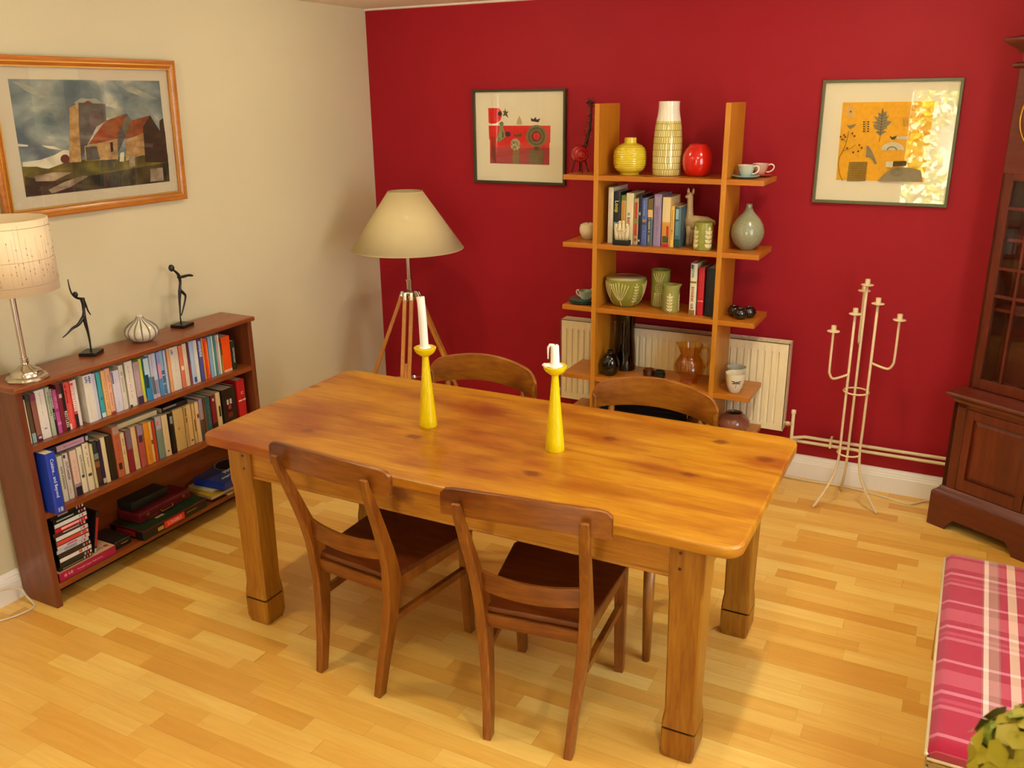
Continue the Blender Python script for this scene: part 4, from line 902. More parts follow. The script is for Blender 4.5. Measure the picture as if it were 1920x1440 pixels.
s1 = [
 (-2.562, -2.552, .176, 'dcd2bc', 'thin white paperback'),
 (-2.552, -2.535, .192, '5a4630', 'olive brown paperback with picture foot', dict(bands=[(0, .2, '8fb0b0'), (.86, 1, '2c3c48')])),
 (-2.533, -2.511, .190, '8a5446', 'rosy brown paperback', dict(bands=[(0, .13, '3c1c2c'), (.86, 1, '7a3048'), (.05, .1, 'd8b0b0', .2, .8)])),
 (-2.511, -2.471, .196, 'd8d2cc', 'thick white paperback', dict(ticks=[(.45, .95, 'b8b0aa', .42, .58)], bands=[(.19, .22, '8c8c94', .35, .65)])),
 (-2.469, -2.451, .197, 'a8b09a', 'grey-green paperback', dict(ticks=[(.4, .9, '6c7a68', .3, .7)])),
 (-2.451, -2.441, .195, '241a20', 'thin black paperback with white lettering', dict(ticks=[(.55, .95, 'c8d0b8', .15, .9), (.3, .5, 'c8c0d0', .3, .7)])),
 (-2.441, -2.423, .178, 'b04c8c', 'magenta pink paperback', dict(bands=[(.5, .56, '8c3070'), (.2, .26, 'c878a8')], ticks=[(.6, .9, 'c870a0', .3, .8)])),
 (-2.423, -2.394, .194, '741428', 'dark red and black paperback', dict(bands=[(0, 1, '1c1218', .55, .98), (.78, .97, '5a2a20', .1, .6), (.72, .8, 'c8b8b0', .2, .6)], txt=[('RESTLESS', .017, .25, 'e8e0d8', .74)])),
 (-2.390, -2.364, .192, 'd84c44', 'coral red paperback', dict(ticks=[(.6, .96, '7a1420', .12, .4), (.1, .55, 'f0a070', .5, .6)], bands=[(.0, .12, 'e0c8b8', .0, .3)])),
 (-2.364, -2.349, .195, 'c84848', 'pink-red paperback with bold white letters', dict(ticks=[(.35, .98, 'f4e4e0', .08, .95)], bands=[(0, .28, '2c1420')])),
 (-2.347, -2.332, .192, 'ddd2cc', 'slim white paperback'),
 (-2.308, -2.266, .199, 'dcd6cc', 'thick cream paperback with blue title', dict(ticks=[(.84, .97, '4858a0', .15, .5), (.84, .97, '4858a0', .52, .85), (.1, .7, 'c4bcb4', .3, .36)], dx=.008)),
 (-2.266, -2.248, .194, 'c4c4dc', 'pale lavender paperback'),
 (-2.242, -2.222, .193, '3ca0a8', 'teal paperback', dict(bands=[(0, .1, 'c8e0dc')], ticks=[(.4, .45, '1c4c70', .3, .8)])),
 (-2.220, -2.199, .194, 'dcaa70', 'tan orange paperback', dict(ticks=[(.15, .8, 'b07838', .35, .6)])),
 (-2.197, -2.174, .196, 'e0a88a', 'peach paperback', dict(ticks=[(.2, .85, 'b86a50', .35, .6)], bands=[(.0, .05, 'a04038')])),
 (-2.172, -2.135, .178, 'd4cede', 'lilac white paperback', dict(bands=[(.7, .98, '706c88', .02, .2)], ticks=[(.1, .8, 'b0a8c0', .4, .46)])),
 (-2.135, -2.113, .193, 'd2cbbc', 'cream paperback with faint picture', dict(ticks=[(.4, .85, 'a8a090', .2, .7)])),
 (-2.102, -2.064, .198, 'ddd5c6', 'thick cream paperback with red title', dict(ticks=[(.2, .9, 'd09890', .3, .5), (.3, .7, 'e0b4ac', .6, .68)], bands=[(0, .05, '202024', .0, .3)])),
 (-2.062, -2.032, .187, 'a89498', 'mauve paperback', dict(bands=[(0, .18, '34284c')], ticks=[(.3, .8, 'c8a8c0', .4, .7)])),
 (-2.030, -2.015, .193, 'c8cc30', 'bright lime yellow paperback', dict(bands=[(0, .1, 'd8a868')])),
 (-2.010, -1.982, .188, '2c84b4', 'blue paperback with sail shape', dict(bands=[(.55, 1, 'b8d4e0'), (.30, .62, '1c3c50', .0, .6)])),
 (-1.980, -1.965, .200, 'b4b8cc', 'grey-lilac paperback', dict(bands=[(.1, .5, '5a6478')])),
 (-1.963, -1.942, .200, 'c0c0d8', 'pale violet paperback', dict(bands=[(.08, .4, '8c90a8'), (0, .06, 'd8a8a8')])),
 (-1.940, -1.922, .199, '4c88c0', 'sky blue and pink paperback', dict(bands=[(.4, .75, 'd88ca0'), (.75, 1, '8c98d0')])),
 (-1.920, -1.903, .200, '88b4cc', 'light blue paperback with navy letters', dict(ticks=[(.05, .55, '1c2c58', .1, .9)])),
 (-1.901, -1.888, .198, 'a8b8dc', 'slim pale blue paperback'),
 (-1.883, -1.866, .201, 'dc9c68', 'peach orange paperback'),
 (-1.865, -1.818, .199, 'd8d0c0', 'very thick cream paperback', dict(ticks=[(.85, .95, '5c70a8', .1, .4), (.1, .8, 'b0a898', .48, .53), (.45, .5, '8c4068', .7, .8)])),
 (-1.816, -1.794, .197, 'd87458', 'coral paperback with pale square', dict(bands=[(.42, .52, 'e8dcc0', .2, .8)])),
 (-1.792, -1.768, .199, 'd8c8a8', 'buff paperback', dict(ticks=[(.1, .6, 'b0a080', .4, .55)])),
 (-1.766, -1.757, .199, '8c3440', 'thin dark red paperback', dict(bands=[(.5, 1, '4c3c58')])),
 (-1.756, -1.731, .202, 'a8bcdc', 'pale blue paperback with dark foot mark', dict(bands=[(.04, .16, '34488c', .3, .9)])),
 (-1.729, -1.707, .200, 'd4d0c0', 'off-white paperback'),
 (-1.704, -1.682, .199, '4c4c90', 'indigo paperback with white letters', dict(ticks=[(.6, .95, 'd0d0e8', .1, .8)])),
 (-1.680, -1.668, .198, 'd88c28', 'slim orange yellow paperback'),
 (-1.667, -1.647, .194, 'd83c10', 'vivid orange red paperback', dict(bands=[(.1, .9, 'e88830', .55, .9)])),
 (-1.644, -1.624, .197, '7ca4c8', 'mid blue paperback', dict(ticks=[(.1, .9, 'c8dce8', .4, .5)])),
 (-1.622, -1.610, .195, 'c8d4c0', 'pale green paperback'),
 (-1.609, -1.598, .195, '3c8c84', 'slim sea green paperback'),
 (-1.595, -1.585, .192, 'c8a0b0', 'slim dusty pink paperback'),
 (-1.584, -1.574, .192, 'd4d4bc', 'slim pale olive paperback'),
 (-1.572, -1.564, .150, '9c8440', 'short mustard booklet', dict(bands=[(.6, 1, '4c3828')])),
 (-1.562, -1.507, .172, 'e44c08', 'wide bright orange book', dict(bands=[(0, .07, 'e8b088')])),
 (-1.505, -1.481, .140, '14281c', 'short dark green dictionary', dict(txt=[('DICTIONARY', .0125, .5, 'd8d8c8', .45)])),
]
s2 = [
 (-2.512, -2.506, .177, 'd0d8e0', 'very thin white booklet'),
 (-2.506, -2.483, .180, '3c88bc', 'blue and green seascape paperback', dict(bands=[(.72, .8, '4c6878'), (0, .16, '3c5c34'), (.3, .5, '98b0b4')])),
 (-2.473, -2.451, .194, 'd8d4c8', 'white paperback with grey capitals', dict(txt=[('KATE ATKINSON', .0125, .52, '54585c', .5)])),
 (-2.446, -2.423, .196, 'd8d0cc', 'white paperback with purple title', dict(bands=[(.9, .97, '40386c', .1, .5)], txt=[('OUTLANDER', .0135, .62, '4c2c5c', .5)], ticks=[(.1, .3, '9c5c88', .3, .45)])),
 (-2.416, -2.387, .196, 'd8bcb0', 'blush paperback with black foot', dict(bands=[(0, .2, '241c30'), (.2, .27, '8c8498')], ticks=[(.3, .8, 'e0988c', .35, .6)])),
 (-2.382, -2.358, .199, 'dcd4bc', 'cream paperback with grey capitals', dict(txt=[('KATE ATKINSON', .0125, .58, '6c706c', .5)], bands=[(.33, .39, '2c3c38', .2, .7)])),
 (-2.355, -2.328, .205, 'dcd0b4', 'warm cream paperback with oak leaf mark', dict(ticks=[(.5, .95, '78807c', .35, .6)], bands=[(.30, .36, '4c4c3c', .2, .8)])),
 (-2.325, -2.313, .194, 'c8bc94', 'slim buff paperback'),
 (-2.311, -2.289, .199, '2c342c', 'dark slate paperback with orange foot', dict(bands=[(.1, .42, '4c2c24'), (.42, .55, '8c5c28'), (.6, .72, '7c8c84')])),
 (-2.288, -2.272, .194, '2c1c44', 'deep purple paperback', dict(bands=[(.03, .14, 'b8b0a0')])),
 (-2.270, -2.249, .201, 'dccca4', 'ivory paperback', dict(ticks=[(.4, .9, 'b8a888', .4, .5)])),
 (-2.246, -2.215, .198, '2c2018', 'thick dark brown book', dict(hard=True)),
 (-2.213, -2.180, .227, 'b86444', 'tall salmon paperback with dark bird mark', dict(bands=[(.15, .28, '442418', .2, .7), (.85, 1, 'b8988c')], ticks=[(.35, .8, 'b84c3c', .3, .7)])),
 (-2.176, -2.155, .187, 'd8c498', 'cream paperback with small capitals', dict(ticks=[(.5, .9, '7c7460', .3, .6)])),
 (-2.153, -2.126, .190, '8c2430', 'wine red paperback with mauve top', dict(bands=[(.55, 1, '7c6478')])),
 (-2.121, -2.096, .194, 'd4bc90', 'biscuit paperback'),
 (-2.091, -2.062, .190, 'a8504c', 'rose paperback with blue foot picture', dict(bands=[(.78, 1, '8c84a8'), (.6, .76, '34344c', .1, .7)])),
 (-2.058, -2.032, .190, 'd88c24', 'orange amber paperback', dict(ticks=[(.1, .6, 'a05818', .3, .5)])),
 (-2.029, -2.014, .189, 'dcb46c', 'slim pale gold paperback', dict(bands=[(.45, .55, '8c3c34', .2, .8)])),
 (-2.012, -2.000, .188, 'b83c1c', 'slim brick red paperback'),
 (-1.992, -1.960, .197, '78908c', 'grey teal paperback with pink blush', dict(bands=[(.7, 1, 'b4a8b4'), (.8, .9, 'c8788c', .2, .5)])),
 (-1.957, -1.926, .194, 'd8c49c', 'wide cream paperback', dict(ticks=[(.4, .9, '9c7c7c', .3, .4)], bands=[(.1, .14, '8c2c18', .3, .6)])),
 (-1.921, -1.898, .192, '181414', 'black paperback with grey title', dict(bands=[(.74, .92, '8c9498', .2, .8)])),
 (-1.892, -1.835, .197, 'c0a468', 'very thick tan paperback', dict(ticks=[(.1, .85, '9c8450', .45, .5)], bands=[(.5, .56, 'a87870', .3, .5)])),
 (-1.832, -1.816, .196, 'b49458', 'tan book with brown title', dict(ticks=[(.6, .95, '5c2c18', .2, .8)])),
 (-1.815, -1.788, .198, 'd0b078', 'straw paperback', dict(bands=[(.1, .14, '4c3420', .3, .7)])),
 (-1.784, -1.770, .196, 'c4a468', 'slim straw paperback', dict(bands=[(.3, .6, '6c3018', .3, .7)])),
 (-1.768, -1.747, .197, 'd4b888', 'sandy paperback with red mark', dict(bands=[(.6, .7, '7c241c', .3, .8)])),
 (-1.741, -1.718, .203, '9c8ca0', 'lilac grey hardback', dict(bands=[(0, .5, '4c4438')])),
 (-1.716, -1.705, .198, '6c4424', 'slim brown book'),
 (-1.703, -1.670, .198, '2c585c', 'dark teal paperback', dict(ticks=[(.3, .8, '5c888c', .4, .6)], hard=True)),
 (-1.667, -1.641, .196, '7c1420', 'crimson paperback', dict(bands=[(.86, .92, 'd8c8b8', .3, .7), (0, .3, '2c1414')])),
 (-1.637, -1.611, .202, 'd0bc8c', 'cream paperback with black cartoon', dict(bands=[(.4, .66, '2c2418', .35, .8)])),
 (-1.605, -1.527, .205, '1c100e', 'very thick black book with red ring', dict(bands=[(.62, .74, 'c8bcb4', .3, .7), (.5, .6, 'a82838', .38, .62), (.3, .42, '6c1420', .3, .7)], hard=True, dx=.012)),
 (-1.525, -1.511, .205, '1a1410', 'thin black book with pale edge', dict(bands=[(.05, .95, 'a8a084', .0, .2)])),
 (-1.503, -1.452, .224, 'b8141c', 'tall bright red book with white band', dict(bands=[(.52, .55, 'e0d8d0')], txt=[('LI', .02, .70, 'e8dcd4', .55)], hard=True, dx=.01)),
]
row(.6873, s1, 'on the bookcase top row', 'books on the top row of the low bookcase')
row(.4063, s2, 'on the bookcase middle row', 'books on the middle row of the low bookcase')
# the large blue cookery book standing proud of the middle shelf
t = book('book', 'large bright blue hardback cookery book sticking out at left end of bookcase', (.270, -2.560, .4063), .040, .249, .21, '1c3cb4', hard=True, bands=[(.02, .09, 'b0b8d8', .3, .8)])
text('Cuisine... and Beyond', .0185, 'spine_lettering', bm_('e8ecf4'), t, Mspine(.0016, .020, .145))
# books lying flat on top of the rows: rotate so that the spine faces the room and the width is vertical
FL = (R(90), 0, 0)
def flatbook(label, x, y1, z, thick, length, depth, col, g=None, **k):
    # after rotation: local z(height)-> -y ; local y(width)-> z
    return book('book', label, (x, y1, z), thick, length, depth, col, flat=(R(90), 0, 0), group=g, **k)
flatbook('navy and pink book lying flat on the middle row, under the upper shelf', .196, -2.318, .6125, .030, .185, .13, '1c1838', bands=[(0.12, .78, 'c8a0b8', .1, .9), (.02, .08, 'b8b8c0', .2, .8)], ticks=[(.2, .7, '9c5c88', .4, .6)])
flatbook('large pale cream book lying flat on the middle row centre', .185, -1.965, .607, .022, .224, .15, 'cfc6a4', ticks=[(.1, .8, 'b0a888', .4, .5)])
flatbook('black paperback lying flat on the wide cream and tan books', .19, -1.795, .6055, .022, .145, .13, '1c1618', bands=[(.45, .95, '8c8c9c', .6, .95)])
flatbook('purple and pink book lying flat over the right end of the top row', .19, -1.487, .8875, .010, .20, .13, '8c3c88', bands=[(0, .25, '6c68b0'), (.25, .5, '8c2c54')])

# ------------------------------------------------------------------ low bookcase
w_bc = wood('bookcase_upright', ['5c2812', '70361a', '854626'], 'Z', 1., .38, .2, 8, .8)
w_bcy = wood('bookcase_board', ['6a2c0e', '843e16', '985020'], 'Y', 1., .34, .3, 8, .8)
bc = thing('bookcase', 'low dark wooden bookcase full of books along the cream wall', 'bookcase', (0, 0, 0))
D0, D1 = .022, .229; Y0, Y1 = -2.602, -1.385
for y in (Y0, Y1-.026): MB().box(D0, D1, y, y+.026, 0, .906).build('side_panel', w_bc, bc, bevel=.002)
MB().box(D0, .244, Y0-.012, Y1+.014, .905, .927).build('top_board', w_bcy, bc, bevel=.007, seg=3)
for z in (.6865, .4055, .0965): MB().box(D0+.008, D1-.001, Y0+.026, Y1-.026, z-.023, z).build('shelf', w_bcy, bc, bevel=.001)
MB().box(D0, D0+.008, Y0+.026, Y1-.026, .05, .905).build('back_panel', w_bcy, bc)
MB().box(.10, .118, Y0+.026, Y1-.026, 0, .0735).build('plinth_board', mat('dark_stained_plinth', '2c1810', rough=.7), bc)

# ------------------------------------------------------------------ bottom shelf contents
zb = .0975
t = thing('boxed_device', 'flat crimson and kraft cardboard box lying under the disc case stack', 'box', (0, 0, 0))
MB().box(.035, .222, -2.566, -2.300, zb, zb+.038).build('carton', bm_('a01040'), t, bevel=.001)
MB().box(.0355, .2215, -2.5655, -2.3005, zb+.0382, zb+.0388).build('lid', bm_('d0a884'), t)
Mr = lambda x, y, z: frameM(x, y, z, (0, 1, 0), (0, 0, 1))
text('LG', .017, 'brand_lettering', bm_('f0e8e4'), t, Mr(.2222, -2.515, zb+.021)); text('Portable Super Multi Drive', .011, 'box_lettering', bm_('e09cb0'), t, Mr(.2222, -2.425, zb+.019)); text('LG', .024, 'lid_lettering', bm_('6c6c5c'), t, frameM(.19, -2.352, zb+.039, (0, 1, 0), (-1, 0, 0)))
for pt, r_, X in ((( .2222, -2.539, zb+.020), .007, 0),): MB().prism([(pt[1]+r_*cos(2*PI*i/20), pt[2]+r_*sin(2*PI*i/20)) for i in range(20)], pt[0]-.001, pt[0]+.0003, ax='x').build('round_logo', bm_('e0607c'), t)
MB().prism([(.190+.010*cos(2*PI*i/20), -2.322+.010*sin(2*PI*i/20)) for i in range(20)], zb+.0385, zb+.0392).build('round_logo', bm_('b02440'), t)
MB().prism([(.192, -2.50), (.200, -2.49), (.212, -2.43), (.205, -2.425), (.196, -2.46), (.186, -2.52)], zb+.0385, zb+.0392).build('product_picture', bm_('6c5048'), t)
z = zb+.040
dv = [('1c1814', [(.1, .7, '8c7c6c', .2, .5)], 'black disc case with beige line, bottom of stack'),
 ('2c2824', [], 'plain charcoal disc case, second up in stack'), ('e0dcd8', [(.6, .66, 'c82420', .2, .8)], 'white disc case, third up in stack'),
 ('3c2820', [], 'dark brown disc case, fourth up in stack'), ('c8d0dc', [(.25, .6, '8c94ac', .2, .8)], 'pale silver disc case with grey letters, middle of stack'),
 ('c8c0cc', [(.3, .6, 'b8508c', .3, .7)], 'lilac grey disc case, middle of stack'), ('d04434', [], 'coral red disc case in stack'),
 ('dce0e4', [(.8, .9, 'd89090', .2, .8)], 'white disc case between red and brown ones'), ('58242c', [(.3, .8, 'c8b0a8', .3, .6)], 'maroon disc case with pale script'),
 ('c41430', [(.2, .7, 'f0c0c0', .25, .75)], 'bright red disc case with white lettering'), ('d8dce0', [], 'silvery white disc case near top of stack'),
 ('14181c', [(.1, .6, 'a8b4b4', .3, .6)], 'black disc case with silver script near top'), ('1c1214', [(.2, .5, '9c9ca0', .3, .7)], 'black disc case on top of the stack')]
hs = (0.265-.0)/13
for i, (c_, tk, lb) in enumerate(dv):
    y = -2.553+((i*5) % 4-1.5)*.0018+(.0045 if i > 8 else 0); th = .0186
    t = thing('disc_case', lb+' of film cases', 'disc case', (.214+((i*3) % 4)*.002, y, z), 0, 'stack of disc cases')
    W_ = .150
    MB().box(-.130, 0, 0, W_, 0, th-.0012).build('case_shell', mat('black_case_plastic', '121212', rough=.35), t, bevel=.001)
    s = MB(); s.use(bm_(c_, .25)).box(-.128, .0006, .003, W_-.003, .0008, th-.002)
    rs = random.Random(i)
    for f0, f1, tc_, g0, g1 in tk:
        yy = f0*W_
        while yy < f1*W_:
            q = rs.uniform(.004, .008); s.use(bm_(tc_)); s.box(0, .0009, yy, yy+q-.0012, th*g0, th*g1); yy += q
    for j, cc in enumerate(('c8c0b8', 'c84858', '9ca4b4')):
        s.use(bm_(cc)); s.box(0, .0009, W_-.012-j*.013, W_-.005-j*.013, th*.2, th*.8)
    s.build('spine_insert', None, t)
    z += th
t = book('disc_case', 'black and red disc case leaning against the stack', (.205, -2.390, zb+.0425), .0145, .175, .13, '241416', bands=[(.15, .85, 'a01c20', .15, .85), (.0, .1, 'c8c0b8', .2, .8)], cat='disc case', pcol='141414'); t.rotation_euler.x = R(-14)
# dark flat device beside
t = thing('portable_drive', 'flat black case lying right of the crimson box', 'case', (.20, -2.287, zb))
MB().box(-.16, 0, 0, .085, 0, .034).build('case_shell', bm_('1c1c18', .3), t, bevel=.004)
MB().box(-.02, .002, .03, .065, .017, .019).build('clasp', m_chrome, t)
# board game boxes
t = thing('game_box', 'dark green board game box with red name panel on the bottom shelf', 'game box', (.245, -2.175, zb+.001), R(1.5))
MB().box(-.20, 0, 0, .375, 0, .044).build('box_lid', bm_('14180f', .5), t, bevel=.001)
pm_ = MB().box(-.20, .0004, -.0004, .3754, .040, .0446); pm_.build('lid_edge', bm_('5c141c'), t)
MB().box(-.195, -.005, .006, .369, .0447, .0455).build('lid_top', bm_('0e3014'), t)
MB().box(0, .0012, .118, .235, .006, .037).build('name_panel', bm_('e02c1c'), t)
text('SCRABBLE', .0225, 'game_lettering', bm_('f0c8b0'), t, Mr(.0016, .176, .021), sx=.82)
MB().box(0, .0012, .080, .112, .010, .026).build('small_label', bm_('b89c50'), t); MB().box(0, .0012, .25, .31, .022, .026).build('gold_line', bm_('8c6c2c'), t)
MB().box(-.165, -.05, -.0012, 0, .010, .034).build('end_label', bm_('a01c28'), t); MB().box(-.060, -.045, .12, .165, .0455, .0463).build('brass_plate', bm_('a89860'), t)
t = thing('attache_case', 'small maroon case with brass catches lying on the game box', 'case', (.18, -2.13, zb+.0472), R(2))
MB().box(-.13, 0, 0, .30, 0, .045).build('case_shell', bm_('5c0c18', .5), t, bevel=.004)
MB().box(-.13, .0006, -.0006, .3006, .026, .0275).build('lid_seam', bm_('2c060c'), t)
for y in (.045, .255): MB().box(0, .003, y-.008, y+.008, .018, .034).build('catch', m_brass, t, bevel=.001)
MB().tube([(.002, .115, .020), (.008, .12, .012), (.008, .18, .012), (.002, .185, .020)], .0025, 8).build('handle', m_brass, t)
t = thing('game_box', 'dark bottle-green box lying on the maroon case at the back', 'game box', (.125, -2.12, zb+.0935))
MB().box(-.09, 0, 0, .20, 0, .038).build('box_lid', bm_('0c1c18', .5), t, bevel=.002)
# atlas, magazines
t = thing('magazine', 'folded buff newspaper at the bottom of the right-hand pile', 'magazine', (.236, -1.665, zb)); MB().box(-.19, 0, 0, .22, 0, .012).build('pages', bm_('c8b48c', .8), t, bevel=.001)
MB().box(-.19, .0005, .03, .22, .003, .009).build('cover', bm_('a84c38'), t)
t = thing('magazine', 'yellow covered map book in the right-hand pile', 'magazine', (.225, -1.76, zb+.0125), R(-3)); MB().box(-.19, 0, 0, .30, 0, .016).build('pages', bm_('b8a878', .8), t)
MB().box(-.19, .0008, .0, .30, .0162, .0175).build('cover', bm_('b89410'), t); MB().box(-.19, .0008, 0, .30, -.0002, .0035).build('back_cover', bm_('5c1418'), t)
t = thing('magazine', 'cream paperback guide under the blue world atlas', 'magazine', (.20, -1.725, zb+.031), R(4)); MB().box(-.15, 0, 0, .24, 0, .014).build('pages', bm_('cfc49c', .8), t, bevel=.001)
t = thing('atlas', 'large blue world atlas lying on the right-hand pile', 'atlas', (.262, -1.705, zb+.0465), R(5))
MB().box(-.19, 0, 0, .27, 0, .038).build('cover', bm_('1c348c', .35), t, bevel=.002)
MB().box(-.188, -.002, .002, .268, .0382, .0388).build('cover_panel', bm_('26386c', .3), t)
text('Collins', .026, 'cover_lettering', bm_('c8b88c'), t, frameM(-.045, .075, .0392, (0, -1, 0), (1, 0, 0)), align='CENTER'); text('World', .036, 'cover_lettering', bm_('d8ccb0'), t, frameM(-.09, .15, .0392, (0, -1, 0), (1, 0, 0)))
rg = MB(); rg.sweep([[(-.13+(.075+.002*cos(b))*cos(a), .20+(.075+.002*cos(b))*sin(a), .039+.001*sin(b)) for b in [0, PI/2, PI, 3*PI/2]] for a in [2*PI*i/40 for i in range(40)]], closed=True); rg.build('globe_ring', bm_('98a0b0'), t)
MB().prism([(-.13+.072*cos(2*PI*i/40), .20+.072*sin(2*PI*i/40)) for i in range(40)], .0385, .0391).build('globe_picture', bm_('14161c'), t)

# ------------------------------------------------------------------ on top of the bookcase
ZT = .9273
t = thing('table_lamp', 'chrome table lamp with cream patterned drum shade on the low bookcase', 'lamp', (.168, -2.505, ZT))
def scal(r, z, a): return (r*(1+.035*cos(8*a)), z) if r > .045 else (r, z)
MB().lathe([(0, 0), (.072, 0), (.074, .006), (.070, .014), (.057, .018), (.054, .026), (.050, .034), (.036, .042), (.022, .054), (.013, .060), (.012, .066)], 64, fn=scal).lathe([(.012, .064), (.016, .066), (.016, .070), (.012, .072), (.012, .076), (.015, .078), (.015, .082), (.010, .084)], 28).build('base', m_chrome, t, smooth=True)
MB().tube([(0, 0, .082), (0, 0, .345)], .0105, 24).build('stem', mat('brushed_glass_stem', 'cfc4bc', rough=.12, metal=.8), t, smooth=True)
MB().lathe([(.010, .338), (.015, .340), (.015, .346), (.011, .348), (.011, .352), (.016, .354), (.016, .362), (.010, .364), (.010, .40), (0, .40)], 28).build('collar', m_chrome, t, smooth=True)
so = MB().lathe([(.163, .340), (.160, .600)], 64); so.f = so.f[:64]; so.mi = so.mi[:64]
def shade_mat():
    M = bpy.data.materials.new('embroidered_silk_shade'); M.use_nodes = True; n = M.node_tree.nodes; L = M.node_tree.links; b = n['Principled BSDF']
    b.inputs['Base Color'].default_value = lin('e4cfae'); b.inputs['Roughness'].default_value = .45; b.inputs['Sheen Weight'].default_value = .3; return M
so.build('lamp_shade', shade_mat(), t, smooth='all', solid=.002)
random.seed(8); dm = MB(); ln = MB()
def sp_(a, z, o=.0016): r = .163-(z-.34)/.26*.003+o; return Vector((r*cos(a), r*sin(a), z))
for i in range(60):
    a = i*2*PI/60+random.uniform(-.03, .03)
    z1 = .36+random.random()*.05; z2 = z1+.08+random.random()*.15
    ln.tube([sp_(a, z1), sp_(a, min(z2, .59))], .00035, 4)
    for k in range(3):
        z = z1+(min(z2, .59)-z1)*random.random(); p = sp_(a, z); dm.ball(tuple(p), .0028, 8, 5, sc=(.6, .6, 1))
o_ = dm.build('embroidered_dot', mat('shade_thread', 'a89078', rough=.6), t, smooth='all'); o_['kind'] = 'stuff'
o_ = ln.build('embroidered_line', mat('shade_thread_pale', 'c4ae90', rough=.6), t); o_['kind'] = 'stuff'
for z in (.372, .46, .575): MB().tube([sp_(2*PI*i/64, z, .0012) for i in range(65)], .0007, 4, cap=False).build('stitched_band', mat('shade_thread'  , 'a89078'), t, smooth='all')
m_iron = mat('black_cast_iron', '14100e', rough=.35, spec=.6)
def figure(label, base, by, bz, chains, head, ang):
    t = thing('dancer_figurine', label, 'figurine', (base[0], base[1], ZT))
    Mz = Matrix.Rotation(ang, 4, 'Z')
    MB().box(-.036, .036, -.040, .040, 0, .014, Mz).build('plinth', m_iron, t, bevel=.002)
    mb = MB()
    for pts, rad in chains:
        P = bez([(p[0], p[1]-base[1], p[2]-ZT) for p in pts], 6); n = len(P); R_ = []
        for i in range(n):
            f = i/(n-1)*(len(rad)-1); k = min(int(f), len(rad)-2); R_.append(rad[k]+(rad[k+1]-rad[k])*(f-k))
        mb.tube(P, R_, 10)
    mb.ball((head[0], head[1]-base[1], head[2]-ZT), head[3], sc=(1, 1, 1.2))
    mb.build('figure', m_iron, t, smooth='all'); return t
# dancer with raised arm and trailing leg
figure('black dancer figurine with one arm raised and leg trailing, beside the table lamp', (.094, -2.168), 0, 0, [
    ([(0, -2.169, .935), (.002, -2.168, .965), (.003, -2.170, 1.02), (.003, -2.174, 1.055), (.002, -2.176, 1.092)], [.004, .0035, .005, .007, .0085]),
    ([(0, -2.283, 1.026), (0, -2.262, 1.036), (0, -2.235, 1.052), (0, -2.205, 1.062), (.0, -2.178, 1.085)], [.002, .003, .005, .0065, .0085]),
    ([(.0, -2.176, 1.082), (0, -2.171, 1.105), (0, -2.170, 1.120), (0, -2.166, 1.142), (0, -2.170, 1.162)], [.009, .0062, .0062, .0095, .009]),
    ([(0, -2.160, 1.160), (0, -2.184, 1.166), (0, -2.204, 1.180), (0, -2.215, 1.205), (0, -2.218, 1.25)], [.005, .0055, .004, .0032, .002]),
    ([(0, -2.166, 1.160), (.004, -2.160, 1.135), (.006, -2.156, 1.110), (.008, -2.148, 1.090)], [.006, .004, .0034, .002])], (0, -2.196, 1.184, .010), R(30))
figure('black figurine holding both arms out in front, right end of the bookcase', (.078, -1.668), 0, 0, [
    ([(0, -1.674, .935), (.0, -1.673, .975), (.0, -1.668, 1.02), (.0, -1.664, 1.055), (.0, -1.656, 1.095)], [.0042, .003, .0042, .006, .0085]),
    ([(.006, -1.672, .98), (.006, -1.655, 1.01), (.006, -1.634, 1.060), (.004, -1.640, 1.078), (.0, -1.656, 1.095)], [.003, .0035, .005, .0065, .008]),
    ([(.0, -1.656, 1.090), (0, -1.653, 1.112), (0, -1.648, 1.130), (0, -1.650, 1.158), (0, -1.660, 1.176), (0, -1.677, 1.192)], [.008, .0058, .0058, .008, .006, .004]),
    ([(.008, -1.652, 1.156), (.010, -1.62, 1.158), (.008, -1.593, 1.156), (.002, -1.573, 1.148)], [.006, .0045, .0035, .004]),
    ([(-.006, -1.652, 1.154), (-.008, -1.62, 1.148), (-.006, -1.593, 1.150), (0, -1.573, 1.147)], [.006, .004, .0033, .004])], (0, -1.687, 1.203, .0135), R(12))
t = thing('garlic_vase', 'small cream garlic-shaped vase with grey stripes, between the two figurines', 'vase', (.118, -1.927, ZT))
vb = MB(); prof = [(0, 0), (.030, 0), (.050, .010), (.066, .028), (.069, .045), (.062, .062), (.045, .078), (.026, .090), (.016, .100), (.0125, .110), (.0145, .116), (.011, .116), (.009, .10), (0, .098)]
vb.lathe(prof, 120, fn=lambda r, z, a: (r*(1+.025*abs(cos(7*a)))-.0 if .02 < r else r, z)); vb.build('vase_body', mat('cream_glaze', 'd6ccb4', rough=.25, coat=.4), t, smooth='all')
for k in range(14):
    a = (k+.5)*2*PI/14; s = [Vector(((r*1.0+.0011)*cos(a), (r+.0011)*sin(a), z)) for r, z in prof[2:10]]
    MB().tube(bez(s, 4), [.0009+.0022*sin(PI*min(1, i/28)) for i in range(29)], 6, flat=.8).build('glaze_stripe', mat('grey_glaze_line', '77706a', rough=.3), t, smooth='all')
# ------------------------------------------------------------------ things on the shelving unit
E = .0008
def yl(mb, nm, m, t, **k): return mb.build(nm, m, t, smooth=k.pop('smooth', 'all'), **k)
